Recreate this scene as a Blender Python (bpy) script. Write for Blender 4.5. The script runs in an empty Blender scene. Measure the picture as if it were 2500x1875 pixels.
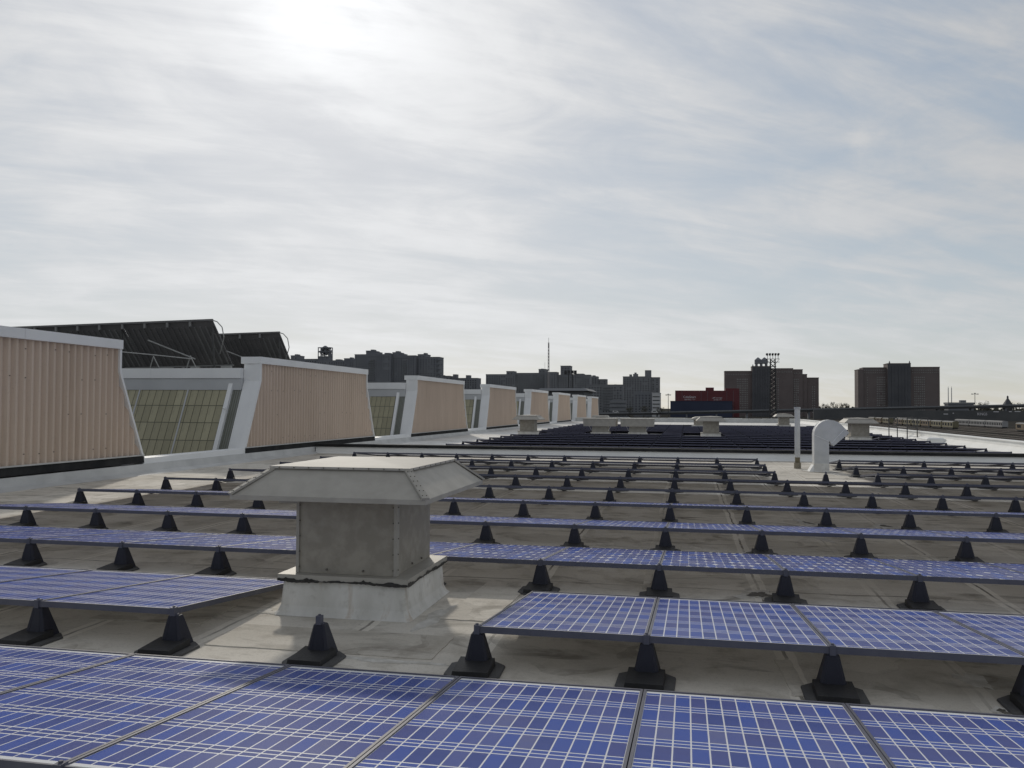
import bpy, math, random
from mathutils import Vector, Matrix

random.seed(7)
scene = bpy.context.scene
col = scene.collection

# ------------------------------------------------------------------ camera
YAW, PITCH, ROLL = -0.2008, 0.0266, 0.0052
cam_data = bpy.data.cameras.new('camera')
cam_data.sensor_width = 36.0
cam_data.lens = 30.173
cam_data.clip_start = 0.05
cam_data.clip_end = 20000
cam = bpy.data.objects.new('camera', cam_data)
col.objects.link(cam)
fw = Vector((math.sin(YAW)*math.cos(PITCH), math.cos(YAW)*math.cos(PITCH), math.sin(PITCH)))
rt = Vector((math.cos(YAW), -math.sin(YAW), 0))
up = rt.cross(fw)
rt, up = (math.cos(ROLL)*rt + math.sin(ROLL)*up, -math.sin(ROLL)*rt + math.cos(ROLL)*up)
m = Matrix((rt, up, -fw)).transposed().to_4x4()
m.translation = Vector((0, 0, 1.62))
cam.matrix_world = m
scene.camera = cam
scene.render.resolution_x, scene.render.resolution_y = 1024, 768

# ------------------------------------------------------------------ sky, sun, exposure
SUN_EL, SUN_AZ = math.radians(26.2), math.radians(-24.4)      # azimuth from +Y towards +X
sun_dir = Vector((math.sin(SUN_AZ)*math.cos(SUN_EL), math.cos(SUN_AZ)*math.cos(SUN_EL), math.sin(SUN_EL)))

world = bpy.data.worlds.new('World')
scene.world = world
world.use_nodes = True
nt = world.node_tree
for n in list(nt.nodes): nt.nodes.remove(n)
N, L = nt.nodes.new, nt.links.new
def wmath(op, a, b=None, c=None):
    n = N('ShaderNodeMath'); n.operation = op
    for i, v in enumerate((a, b, c)):
        if v is None: continue
        if isinstance(v, (int, float)): n.inputs[i].default_value = v
        else: L(v, n.inputs[i])
    return n.outputs[0]
out = N('ShaderNodeOutputWorld'); bg = N('ShaderNodeBackground')
L(bg.outputs[0], out.inputs[0])
sky = N('ShaderNodeTexSky'); sky.sky_type = 'NISHITA'; sky.sun_disc = False
sky.sun_elevation = SUN_EL; sky.sun_rotation = SUN_AZ
sky.air_density = 1.0; sky.dust_density = 0.4; sky.ozone_density = 1.5
tc = N('ShaderNodeTexCoord')
nrm = N('ShaderNodeVectorMath'); nrm.operation = 'NORMALIZE'; L(tc.outputs['Generated'], nrm.inputs[0])
sep = N('ShaderNodeSeparateXYZ'); L(nrm.outputs[0], sep.inputs[0])
zc = wmath('ADD', wmath('MAXIMUM', sep.outputs[2], 0.0), 0.16)
cu = wmath('DIVIDE', sep.outputs[0], zc); cv = wmath('DIVIDE', sep.outputs[1], zc)
cmb = N('ShaderNodeCombineXYZ'); L(cu, cmb.inputs[0]); L(cv, cmb.inputs[1])
def cloud_noise(scale, rot, detail, rough, dist, loc=(0, 0, 0), nscale=1.0):
    mp = N('ShaderNodeMapping'); mp.vector_type = 'TEXTURE'; mp.inputs['Rotation'].default_value = (0, 0, rot)
    mp.inputs['Scale'].default_value = scale; mp.inputs['Location'].default_value = loc
    L(cmb.outputs[0], mp.inputs[0])
    no = N('ShaderNodeTexNoise'); no.inputs['Scale'].default_value = nscale
    no.inputs['Detail'].default_value = detail; no.inputs['Roughness'].default_value = rough
    no.inputs['Distortion'].default_value = dist
    L(mp.outputs[0], no.inputs['Vector'])
    return no.outputs[0]
big = cloud_noise((1.3, 0.75, 1), math.radians(34), 7, 0.58, 0.5, (1.3, 4.7, 0))
fine = cloud_noise((1.0, 0.26, 1), math.radians(30), 9, 0.60, 0.6, (0.4, 2.2, 0))
wisp = cloud_noise((0.40, 0.28, 1), math.radians(50), 9, 0.60, 0.8, (5.0, 1.0, 0))
mixn = wmath('ADD', wmath('ADD', wmath('MULTIPLY', big, 0.44), wmath('MULTIPLY', fine, 0.33)), wmath('MULTIPLY', wisp, 0.23))
ramp = N('ShaderNodeMapRange'); ramp.interpolation_type = 'SMOOTHSTEP'
ramp.inputs['From Min'].default_value = 0.40; ramp.inputs['From Max'].default_value = 0.58
ramp.inputs['To Min'].default_value = 0.40; ramp.inputs['To Max'].default_value = 1.0
L(mixn, ramp.inputs[0])
dot = N('ShaderNodeVectorMath'); dot.operation = 'DOT_PRODUCT'
L(nrm.outputs[0], dot.inputs[0]); dot.inputs[1].default_value = sun_dir
dp = wmath('MAXIMUM', dot.outputs['Value'], 0.0)
glow = wmath('ADD', wmath('MULTIPLY', wmath('POWER', dp, 5.0), 0.30),
             wmath('ADD', wmath('MULTIPLY', wmath('POWER', dp, 45.0), 0.12), wmath('MULTIPLY', wmath('POWER', dp, 260.0), 0.20)))
hz = wmath('POWER', wmath('SUBTRACT', 1.0, wmath('MAXIMUM', sep.outputs[2], 0.0)), 7.0)      # the veil is thicker towards the horizon
glow = wmath('ADD', glow, wmath('MULTIPLY', hz, 0.21))
shade = wmath('ADD', wmath('MULTIPLY', mixn, 0.85), 0.585)             # thick and thin parts of the veil
lum = wmath('MULTIPLY', wmath('ADD', glow, 0.45), shade)
ccol = N('ShaderNodeMix'); ccol.data_type = 'RGBA'; ccol.blend_type = 'MULTIPLY'
ccol.inputs[0].default_value = 1.0
ccol.inputs[6].default_value = (0.975, 0.985, 1.0, 1)
lc = N('ShaderNodeCombineColor'); L(lum, lc.inputs[0]); L(lum, lc.inputs[1]); L(lum, lc.inputs[2])
L(lc.outputs[0], ccol.inputs[7])
skys = N('ShaderNodeMix'); skys.data_type = 'RGBA'; skys.blend_type = 'MULTIPLY'; skys.inputs[0].default_value = 1.0
L(sky.outputs[0], skys.inputs[6]); skys.inputs[7].default_value = (0.147, 0.156, 0.174, 1)
# the veil evens out the clear sky's aureole: s / (1 + 0.95 s)
den = N('ShaderNodeVectorMath'); den.operation = 'MULTIPLY_ADD'; L(skys.outputs[2], den.inputs[0])
den.inputs[1].default_value = (0.95, 0.95, 0.95); den.inputs[2].default_value = (1, 1, 1)
soft = N('ShaderNodeVectorMath'); soft.operation = 'DIVIDE'; L(skys.outputs[2], soft.inputs[0]); L(den.outputs[0], soft.inputs[1])
mx = N('ShaderNodeMix'); mx.data_type = 'RGBA'
cover = wmath('MULTIPLY', ramp.outputs[0], wmath('SUBTRACT', 1.0, wmath('MULTIPLY', hz, 0.45)))   # clearer low down, seen under the veil
L(cover, mx.inputs[0]); L(soft.outputs[0], mx.inputs[6]); L(ccol.outputs[2], mx.inputs[7])
L(mx.outputs[2], bg.inputs['Color'])
bg.inputs['Strength'].default_value = 1.0     # the sky itself is scaled to 0.15 above, under a thin cloud veil

sun_data = bpy.data.lights.new('sun', 'SUN')
sun_data.energy = 1.6; sun_data.angle = math.radians(2.6); sun_data.color = (1.0, 0.93, 0.82)
sun = bpy.data.objects.new('sun', sun_data); col.objects.link(sun)
sun.rotation_euler = sun_dir.to_track_quat('Z', 'Y').to_euler()
sun.location = (0, 0, 50)

vs = scene.view_settings
vs.view_transform = 'Standard'; vs.look = 'None'; vs.exposure = 0.0; vs.gamma = 1.0; vs.use_curve_mapping = False

# ------------------------------------------------------------------ helpers
class MB:
    """collects faces; build() links them as ONE mesh object"""
    def __init__(s): s.v = []; s.f = []; s.mi = []; s.sm = []
    def face(s, pts, mi=0, smooth=False):
        b = len(s.v); s.v += [tuple(p) for p in pts]; s.f.append(tuple(range(b, b+len(pts)))); s.mi.append(mi); s.sm.append(smooth)
    def mesh(s, pts, faces, mi=0, smooth=False):
        b = len(s.v); s.v += [tuple(p) for p in pts]
        for f in faces: s.f.append(tuple(b+i for i in f)); s.mi.append(mi); s.sm.append(smooth)
    def hexa(s, p, mi=0):        # p: 4 bottom corners (ccw from above), 4 top corners
        s.mesh(p, [(3,2,1,0), (4,5,6,7), (0,1,5,4), (1,2,6,5), (2,3,7,6), (3,0,4,7)], mi)
    def box(s, x0, x1, y0, y1, z0, z1, mi=0):
        s.hexa([(x0,y0,z0),(x1,y0,z0),(x1,y1,z0),(x0,y1,z0),(x0,y0,z1),(x1,y0,z1),(x1,y1,z1),(x0,y1,z1)], mi)
    def frustum(s, b, t, mi=0):  # b, t = (x0,x1,y0,y1,z)
        s.hexa([(b[0],b[2],b[4]),(b[1],b[2],b[4]),(b[1],b[3],b[4]),(b[0],b[3],b[4]),(t[0],t[2],t[4]),(t[1],t[2],t[4]),(t[1],t[3],t[4]),(t[0],t[3],t[4])], mi)
    def rings(s, rings, mi=0, smooth=False, caps=True):
        n = len(rings[0]); pts = [p for r in rings for p in r]; fs = []
        for k in range(len(rings)-1):
            for i in range(n):
                j = (i+1) % n
                fs.append((k*n+i, k*n+j, (k+1)*n+j, (k+1)*n+i))
        s.mesh(pts, fs, mi, smooth)
        if caps:
            s.face(list(reversed(rings[0])), mi); s.face(rings[-1], mi)
    def tube(s, a, b, r, n=8, r2=None, mi=0, smooth=True):
        a, b = Vector(a), Vector(b); d = (b-a).normalized()
        u = d.orthogonal().normalized(); w = d.cross(u)
        R = []
        for p, rr in ((a, r), (b, r if r2 is None else r2)):
            R.append([p+(u*math.cos(t)+w*math.sin(t))*rr for t in (2*math.pi*i/n for i in range(n))])
        s.rings(R, mi, smooth)
    def path(s, pts, r, n=6, mi=0):
        for a, b in zip(pts, pts[1:]): s.tube(a, b, r, n, mi=mi)
    def data(s, name, mats):
        me = bpy.data.meshes.new(name)
        me.from_pydata(s.v, [], s.f)
        for mt in (mats if isinstance(mats, (list, tuple)) else [mats]): me.materials.append(mt)
        if any(s.mi): me.polygons.foreach_set('material_index', s.mi)
        if any(s.sm): me.polygons.foreach_set('use_smooth', s.sm)
        me.update(); return me
    def build(s, name, mats, parent=None, loc=None):
        return link(name, s.data(name, mats), parent, loc)

def link(name, data, parent=None, loc=None, rot=None):
    o = bpy.data.objects.new(name, data); col.objects.link(o)
    if parent: o.parent = parent
    if loc: o.location = loc
    if rot: o.rotation_euler = rot
    return o
def tag(o, label=None, cat=None, group=None, kind=None):
    if label: o['label'] = label
    if cat: o['category'] = cat
    if group: o['group'] = group
    if kind: o['kind'] = kind
    return o
def thing(name, label, cat, loc=(0, 0, 0), group=None, rz=0):
    o = link(name, None, None, loc, (0, 0, rz)); o.empty_display_size = 0.2
    return tag(o, label, cat, group)
def kids(o): return [c for c in bpy.data.objects if c.parent == o]
def copy_tree(o, parent=None):
    c = o.copy(); col.objects.link(c); c.parent = parent
    for ch in kids(o): copy_tree(ch, c)
    return c
ORD = ['first','second','third','fourth','fifth','sixth','seventh','eighth','ninth','tenth','eleventh','twelfth','thirteenth','fourteenth','fifteenth','sixteenth','seventeenth','eighteenth','nineteenth','twentieth']
def ordw(n):
    return ORD[n-1] if n <= 20 else 'twenty-' + ORD[n-21]
def in_view(p, margin=0.03):
    d = Vector(p) - Vector((0, 0, 1.62)); z = d.dot(fw)
    if z <= 0.1: return False
    return abs(d.dot(rt)/z)/0.59656 < 1+margin and abs(d.dot(up)/z)/0.44742 < 1+margin

# ------------------------------------------------------------------ materials
def mat(name, base, rough=0.7, base2=None, scale=3.0, bump=0.0, bscale=None, metal=0.0, spec=0.5, detail=6, lo=0.35, hi=0.65, stretch=None, objrand=0.0, coord='Object'):
    mt = bpy.data.materials.new(name); mt.use_nodes = True
    t = mt.node_tree; b = t.nodes['Principled BSDF']
    b.inputs['Base Color'].default_value = (*base, 1); b.inputs['Roughness'].default_value = rough
    b.inputs['Metallic'].default_value = metal; b.inputs['Specular IOR Level'].default_value = spec
    if base2 or bump:
        c = t.nodes.new('ShaderNodeTexCoord'); mp = t.nodes.new('ShaderNodeMapping')
        t.links.new(c.outputs[coord], mp.inputs[0])
        if stretch: mp.inputs['Scale'].default_value = stretch
        if objrand:
            oi = t.nodes.new('ShaderNodeObjectInfo'); cm = t.nodes.new('ShaderNodeVectorMath'); cm.operation = 'SCALE'
            cm.inputs[0].default_value = (37.0, 11.0, 23.0); t.links.new(oi.outputs['Random'], cm.inputs['Scale'])
            t.links.new(cm.outputs[0], mp.inputs['Location'])
    if base2:
        no = t.nodes.new('ShaderNodeTexNoise'); no.inputs['Scale'].default_value = scale; no.inputs['Detail'].default_value = detail
        no.inputs['Roughness'].default_value = 0.6
        t.links.new(mp.outputs[0], no.inputs['Vector'])
        r = t.nodes.new('ShaderNodeMapRange'); r.inputs['From Min'].default_value = lo; r.inputs['From Max'].default_value = hi
        t.links.new(no.outputs[0], r.inputs[0])
        x = t.nodes.new('ShaderNodeMix'); x.data_type = 'RGBA'
        x.inputs[6].default_value = (*base, 1); x.inputs[7].default_value = (*base2, 1)
        t.links.new(r.outputs[0], x.inputs[0]); t.links.new(x.outputs[2], b.inputs['Base Color'])
    if bump:
        n2 = t.nodes.new('ShaderNodeTexNoise'); n2.inputs['Scale'].default_value = bscale or scale*4; n2.inputs['Detail'].default_value = 8
        t.links.new(mp.outputs[0], n2.inputs['Vector'])
        bp = t.nodes.new('ShaderNodeBump'); bp.inputs['Strength'].default_value = bump; bp.inputs['Distance'].default_value = 0.02
        t.links.new(n2.outputs[0], bp.inputs['Height']); t.links.new(bp.outputs[0], b.inputs['Normal'])
    return mt

class NT:
    """short-hand for building node trees"""
    def __init__(s, mt): s.t = mt.node_tree; s.b = s.t.nodes['Principled BSDF']
    def new(s, k, **kw):
        n = s.t.nodes.new(k)
        for a, v in kw.items(): setattr(n, a, v)
        return n
    def ln(s, a, b): s.t.links.new(a, b)
    def m(s, op, a, b=None, c=None, clamp=False):
        n = s.new('ShaderNodeMath', operation=op, use_clamp=clamp)
        for i, v in enumerate((a, b, c)):
            if v is None: continue
            if isinstance(v, (int, float)): n.inputs[i].default_value = v
            else: s.ln(v, n.inputs[i])
        return n.outputs[0]
    def noise(s, vec, scale, detail=6, rough=0.6, dist=0.0):
        n = s.new('ShaderNodeTexNoise'); n.inputs['Scale'].default_value = scale; n.inputs['Detail'].default_value = detail
        n.inputs['Roughness'].default_value = rough; n.inputs['Distortion'].default_value = dist
        s.ln(vec, n.inputs['Vector']); return n.outputs[0]
    def mapping(s, vec, scale=(1,1,1), rot=(0,0,0), loc=(0,0,0)):
        n = s.new('ShaderNodeMapping'); n.inputs['Scale'].default_value = scale; n.inputs['Rotation'].default_value = rot; n.inputs['Location'].default_value = loc
        s.ln(vec, n.inputs[0]); return n.outputs[0]
    def rng(s, v, a, b, c=0.0, d=1.0):
        n = s.new('ShaderNodeMapRange'); n.inputs[1].default_value = a; n.inputs[2].default_value = b; n.inputs[3].default_value = c; n.inputs[4].default_value = d
        s.ln(v, n.inputs[0]); return n.outputs[0]
    def mix(s, f, a, b):
        n = s.new('ShaderNodeMix', data_type='RGBA')
        if isinstance(f, (int, float)): n.inputs[0].default_value = f
        else: s.ln(f, n.inputs[0])
        for i, v in ((6, a), (7, b)):
            if isinstance(v, tuple): n.inputs[i].default_value = (*v, 1)
            else: s.ln(v, n.inputs[i])
        return n.outputs[2]

def roof_material(name, dark, mid, light, seam_every, stain):
    mt = bpy.data.materials.new(name); mt.use_nodes = True; g = NT(mt)
    co = g.new('ShaderNodeTexCoord').outputs['Object']
    wob = g.noise(co, 0.9, 4)
    seam_on = g.rng(g.noise(g.mapping(co, (1.0, 0.12, 1), loc=(2, 9, 0)), 0.8, 3), 0.42, 0.55)
    n1 = g.noise(g.mapping(co, (0.35, 1.3, 1)), 0.8, 8, 0.62, 0.4)          # broad streaks along the sheets
    n2 = g.noise(co, 2.3, 9, 0.68, 0.3)
    n3 = g.noise(g.mapping(co, (0.6, 1.6, 1), loc=(7, 3, 0)), 1.6, 8, 0.65, 0.8)
    n4 = g.noise(co, 38.0, 4, 0.7)
    c = g.mix(g.rng(n1, 0.36, 0.64), mid, light)
    c = g.mix(g.rng(n2, 0.50, 0.72), c, dark)
    c = g.mix(g.m('MULTIPLY', g.rng(n3, 0.56, 0.70), stain), c, tuple(v*0.42 for v in dark))
    c = g.mix(g.m('MULTIPLY', g.rng(n4, 0.52, 0.75), 0.30), c, tuple(v*0.6 for v in dark))
    # lapped sheet joints, running along Y and a few across
    s = g.new('ShaderNodeSeparateXYZ'); g.ln(co, s.inputs[0])
    xw = g.m('ADD', s.outputs[0], g.m('MULTIPLY', g.m('SUBTRACT', wob, 0.5), 0.10))
    fx = g.m('ABSOLUTE', g.m('SUBTRACT', g.m('FRACT', g.m('DIVIDE', g.m('SUBTRACT', xw, 0.1425), seam_every)), 0.5))
    seam = g.m('LESS_THAN', fx, 0.007/seam_every*1.6)
    lap = g.m('LESS_THAN', fx, 0.05/seam_every*1.3)
    yw = g.m('ADD', s.outputs[1], g.m('MULTIPLY', g.m('SUBTRACT', wob, 0.5), 0.22))
    fy = g.m('ABSOLUTE', g.m('SUBTRACT', g.m('FRACT', g.m('DIVIDE', yw, 5.3)), 0.5))
    cross = g.m('LESS_THAN', fy, 0.0022)
    patchy = g.rng(g.noise(co, 1.1, 5), 0.36, 0.56)
    c = g.mix(g.m('MULTIPLY', g.m('MULTIPLY', lap, seam_on), 0.5), c, tuple(min(1, v*1.35) for v in light))
    c = g.mix(g.m('MULTIPLY', g.m('MULTIPLY', g.m('MAXIMUM', g.m('MULTIPLY', seam, seam_on), cross), patchy), 0.9), c, tuple(v*0.35 for v in dark))
    grit = g.noise(co, 140.0, 2, 0.6)
    c = g.mix(g.m('MULTIPLY', g.rng(grit, 0.60, 0.74), 0.45), c, tuple(v*0.35 for v in dark))
    pond = g.noise(g.mapping(co, (1, 1.2, 1), loc=(11, 5, 0)), 0.55, 3, 0.5)
    ring = g.m('MULTIPLY', g.m('LESS_THAN', g.m('ABSOLUTE', g.m('SUBTRACT', pond, 0.54)), 0.012), g.rng(n2, 0.4, 0.6))
    c = g.mix(g.m('MULTIPLY', ring, 0.5), c, tuple(v*0.6 for v in dark))
    c = g.mix(g.m('MULTIPLY', g.m('GREATER_THAN', pond, 0.55), 0.22), c, tuple(v*0.75 for v in dark))
    g.ln(c, g.b.inputs['Base Color'])
    g.b.inputs['Roughness'].default_value = 0.85; g.b.inputs['Specular IOR Level'].default_value = 0.25
    h = g.m('ADD', g.m('MULTIPLY', n2, 0.6), g.m('ADD', g.m('MULTIPLY', n4, 0.12), g.m('MULTIPLY', lap, 0.10)))
    bp = g.new('ShaderNodeBump'); bp.inputs['Strength'].default_value = 0.35; bp.inputs['Distance'].default_value = 0.02
    g.ln(h, bp.inputs['Height']); g.ln(bp.outputs[0], g.b.inputs['Normal'])
    return mt

M = {}
M['roof'] = roof_material('roof_membrane', (0.355, 0.323, 0.27), (0.54, 0.503, 0.437), (0.66, 0.623, 0.553), 0.985, 0.85)
M['roof_far'] = roof_material('roof_coating', (0.55, 0.54, 0.51), (0.70, 0.69, 0.66), (0.78, 0.77, 0.74), 3.0, 0.2)
M['flash'] = mat('painted_flashing', (0.46, 0.46, 0.45), 0.75, (0.57, 0.57, 0.555), 1.4, 0.15)
M['white_wall'] = mat('white_membrane', (0.76, 0.76, 0.735), 0.8, (0.85, 0.85, 0.825), 0.8, 0.1)
M['trim'] = mat('grey_white_trim', (0.73, 0.735, 0.73), 0.55, (0.79, 0.795, 0.79), 0.9, 0.03, 6)
M['trim_dark'] = mat('grey_header', (0.44, 0.45, 0.455), 0.6, (0.5, 0.51, 0.515), 0.8)
def tan_cladding():
    mt = bpy.data.materials.new('tan_corrugated'); mt.use_nodes = True; g = NT(mt)
    co = g.new('ShaderNodeTexCoord').outputs['Object']
    n1 = g.noise(g.mapping(co, (1, 1, 0.25)), 0.9, 6); n2 = g.noise(g.mapping(co, (1, 9, 0.35)), 1.0, 6, 0.65); n3 = g.noise(co, 26.0, 4, 0.7)
    c = g.mix(g.rng(n1, 0.3, 0.7), (0.565, 0.455, 0.365), (0.635, 0.52, 0.425))
    c = g.mix(g.rng(n2, 0.52, 0.72, 0, 0.45), c, (0.41, 0.32, 0.245))
    c = g.mix(g.rng(n3, 0.55, 0.8, 0, 0.5), c, (0.42, 0.33, 0.255))
    g.ln(c, g.b.inputs['Base Color']); g.b.inputs['Roughness'].default_value = 0.75; g.b.inputs['Specular IOR Level'].default_value = 0.3
    return mt
M['tan'] = tan_cladding()
M['tan_plain'] = mat('tan_plain', (0.60, 0.495, 0.39), 0.7, (0.68, 0.565, 0.455), 1.6, 0.12, 40, stretch=(1, 1, 0.35))
M['rubber'] = mat('black_rubber', (0.022, 0.023, 0.024), 0.9, (0.04, 0.04, 0.04), 2.5, 0.2, spec=0.12)
M['bitumen'] = mat('black_bitumen', (0.012, 0.011, 0.010), 0.4, (0.03, 0.028, 0.025), 12, 0.4)
def pane_material():
    mt = bpy.data.materials.new('translucent_pane'); mt.use_nodes = True; g = NT(mt)
    rnd = g.new('ShaderNodeObjectInfo').outputs['Random']; co = g.new('ShaderNodeTexCoord').outputs['Object']
    n = g.noise(g.mapping(co, (3, 3, 0.8)), 2.0, 6)
    c = g.mix(rnd, (0.285, 0.262, 0.165), (0.385, 0.355, 0.23))
    c = g.mix(g.rng(n, 0.5, 0.75, 0, 0.5), c, (0.21, 0.195, 0.13))
    g.ln(c, g.b.inputs['Base Color']); g.b.inputs['Roughness'].default_value = 0.3; return mt
M['pane'] = pane_material()
M['pane_bar'] = mat('window_bar', (0.12, 0.12, 0.085), 0.6)
M['pane_grey'] = mat('grey_pane', (0.16, 0.17, 0.15), 0.4, (0.21, 0.22, 0.2), 1.0)
M['slab'] = mat('dark_roof', (0.13, 0.13, 0.13), 0.9, (0.18, 0.18, 0.178), 0.4)
M['pv_back'] = mat('pv_underside', (0.135, 0.132, 0.132), 0.85, (0.175, 0.17, 0.168), 1.0)
M['pv_rib'] = mat('pv_rail', (0.21, 0.21, 0.205), 0.7)
M['post'] = mat('dark_post', (0.07, 0.07, 0.068), 0.6)
M['steel'] = mat('galvanised_steel', (0.30, 0.30, 0.29), 0.5, (0.42, 0.42, 0.40), 9, metal=0.35, lo=0.3, hi=0.7)
M['vent'] = mat('vent_sheet_metal', (0.34, 0.322, 0.285), 0.6, (0.41, 0.39, 0.348), 5.0, 0.04, 30, metal=0.1, spec=0.35)
M['vent_top'] = mat('vent_top_sheet', (0.40, 0.38, 0.34), 0.65, (0.46, 0.44, 0.40), 3.0, spec=0.12)
M['vent_box'] = mat('vent_box_sheet', (0.28, 0.257, 0.215), 0.6, (0.35, 0.322, 0.272), 7.0, 0.03, 30, metal=0.1, detail=3, lo=0.42, hi=0.62)
M['rivet'] = mat('rivet', (0.13, 0.12, 0.10), 0.6)
M['pipe'] = mat('painted_pipe', (0.50, 0.51, 0.505), 0.6, (0.62, 0.625, 0.62), 3.0)
M['sealant'] = mat('pale_sealant', (0.64, 0.62, 0.575), 0.85, (0.44, 0.418, 0.372), 7.0, 0.3, 20, lo=0.35, hi=0.6)
M['patch_core'] = mat('dark_patch_core', (0.05, 0.045, 0.035), 0.6, (0.12, 0.11, 0.09), 9)  # dark brown tone for the middle of sealant patches
M['pedestal'] = mat('black_plastic', (0.016, 0.017, 0.028), 0.5, (0.024, 0.025, 0.038), 4.0, 0.05, 60, spec=0.3)
M['pedestal_foot'] = mat('black_rubber_foot', (0.010, 0.010, 0.011), 0.55, (0.018, 0.018, 0.019), 6.0, 0.1, 40)
M['base_plate'] = mat('grey_plastic_plate', (0.055, 0.055, 0.057), 0.7, (0.085, 0.084, 0.082), 5.0, 0.1, 40)
M['frame'] = mat('anodised_frame', (0.085, 0.088, 0.118), 0.5, (0.11, 0.113, 0.14), 4.0, spec=0.2)
M['backsheet'] = mat('white_backsheet', (0.86, 0.87, 0.90), 0.4, (0.90, 0.91, 0.93), 2.0, spec=0.05)
def translucent(mt, amount):  # light let through the panels, added to brighten the roof below
    t = mt.node_tree; b = t.nodes['Principled BSDF']; o = t.nodes['Material Output']
    tr = t.nodes.new('ShaderNodeBsdfTranslucent'); tr.inputs['Color'].default_value = (0.95, 0.93, 0.88, 1)
    x = t.nodes.new('ShaderNodeMixShader'); x.inputs[0].default_value = amount
    t.links.new(b.outputs[0], x.inputs[1]); t.links.new(tr.outputs[0], x.inputs[2]); t.links.new(x.outputs[0], o.inputs['Surface'])
translucent(M['backsheet'], 0.25)
M['underside'] = mat('white_panel_underside', (0.75, 0.75, 0.76), 0.6)
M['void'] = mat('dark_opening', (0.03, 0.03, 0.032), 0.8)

CELLS = [(0.0, (0.029, 0.066, 0.31)), (0.25, (0.037, 0.098, 0.45)), (0.5, (0.058, 0.082, 0.31)), (0.72, (0.082, 0.115, 0.38)), (0.95, (0.125, 0.148, 0.36))]
def cell_ramp(g, fac):
    r = g.new('ShaderNodeValToRGB'); r.color_ramp.interpolation = 'CONSTANT'
    e = r.color_ramp.elements
    e[0].position = 0.0; e[0].color = (*CELLS[0][1], 1); e[1].position = CELLS[1][0]; e[1].color = (*CELLS[1][1], 1)
    for p, c in CELLS[2:]:
        x = e.new(p); x.color = (*c, 1)
    g.ln(fac, r.inputs[0]); return r.outputs[0]
def glassy(g):
    g.b.inputs['Roughness'].default_value = 0.27; g.b.inputs['Specular IOR Level'].default_value = 0.016
def cell_material():
    mt = bpy.data.materials.new('blue_solar_cell'); mt.use_nodes = True; g = NT(mt)
    rnd = g.new('ShaderNodeObjectInfo').outputs['Random']
    co = g.new('ShaderNodeTexCoord').outputs['Object']
    fl = g.noise(co, 9.0, 5, 0.6)
    c = g.mix(g.rng(fl, 0.3, 0.7, 0, 0.35), cell_ramp(g, rnd), (0.07, 0.115, 0.44))
    g.ln(c, g.b.inputs['Base Color']); glassy(g); translucent(mt, 0.26); return mt
M['cell'] = cell_material()

S = 1.045                              # width of one panel bay
PW, PL = 0.995*S, 1.87*S                   # panel width and length
CP, NCOL = 0.0744*S, 13                  # cell pitch across, columns
U0 = (PW - NCOL*CP)/2
G0, GP, BO = 0.055*S, 0.2933*S, 0.048                 # first busbar band and its spacing down the panel
LW, LV = 0.0072, 0.0118                # width of the white joint lines along and across the panel
def panel_face_material():
    mt = bpy.data.materials.new('cell_field'); mt.use_nodes = True; g = NT(mt)
    co = g.new('ShaderNodeTexCoord').outputs['Object']; s = g.new('ShaderNodeSeparateXYZ'); g.ln(co, s.inputs[0])
    u = g.m('DIVIDE', g.m('ADD', s.outputs[0], PW/2-U0), CP); v = g.m('DIVIDE', g.m('SUBTRACT', s.outputs[1], G0), GP)
    fu = g.m('ABSOLUTE', g.m('SUBTRACT', g.m('FRACT', g.m('ADD', u, 0.5)), 0.5))
    du = g.m('MULTIPLY', fu, CP)
    dv = g.m('MULTIPLY', g.m('ABSOLUTE', g.m('SUBTRACT', g.m('FRACT', g.m('ADD', v, 0.5)), 0.5)), GP)
    line = g.m('MAXIMUM', g.m('LESS_THAN', du, 0.0012), g.m('LESS_THAN', g.m('MINIMUM', dv, g.m('ABSOLUTE', g.m('SUBTRACT', dv, BO))), 0.0016))
    cid = g.new('ShaderNodeCombineXYZ'); g.ln(g.m('FLOOR', g.m('ADD', u, 0.5)), cid.inputs[0]); g.ln(g.m('FLOOR', g.m('ADD', v, 0.5)), cid.inputs[1])
    g.ln(g.m('MULTIPLY', g.new('ShaderNodeObjectInfo').outputs['Random'], 57.0), cid.inputs[2])
    wp = g.new('ShaderNodeTexWhiteNoise'); g.ln(cid.outputs[0], wp.inputs[0])
    sparkle_dot = g.m('LESS_THAN', g.m('ADD', g.m('MULTIPLY', du, 2.2), dv), g.m('MULTIPLY', g.m('ADD', wp.outputs[0], 0.12), 0.064))  # random white dots painted at cell corners to imitate sparkle
    line = g.m('MAXIMUM', line, sparkle_dot)
    cb = g.new('ShaderNodeCombineXYZ'); g.ln(g.m('FLOOR', u), cb.inputs[0]); g.ln(g.m('FLOOR', v), cb.inputs[1])
    g.ln(g.m('MULTIPLY', g.new('ShaderNodeObjectInfo').outputs['Random'], 91.0), cb.inputs[2])
    wn = g.new('ShaderNodeTexWhiteNoise'); g.ln(cb.outputs[0], wn.inputs[0])
    c = g.mix(line, cell_ramp(g, wn.outputs[0]), (0.86, 0.87, 0.90))
    g.ln(c, g.b.inputs['Base Color']); glassy(g); translucent(mt, 0.26); return mt
M['cell_field'] = panel_face_material()
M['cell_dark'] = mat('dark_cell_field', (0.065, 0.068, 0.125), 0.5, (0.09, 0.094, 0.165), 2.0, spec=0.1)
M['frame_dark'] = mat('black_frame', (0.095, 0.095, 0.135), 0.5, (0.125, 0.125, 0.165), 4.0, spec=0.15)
M['dark_back'] = mat('dark_backsheet', (0.12, 0.12, 0.18), 0.7, (0.16, 0.16, 0.22), 1.0, spec=0.1)

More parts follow.
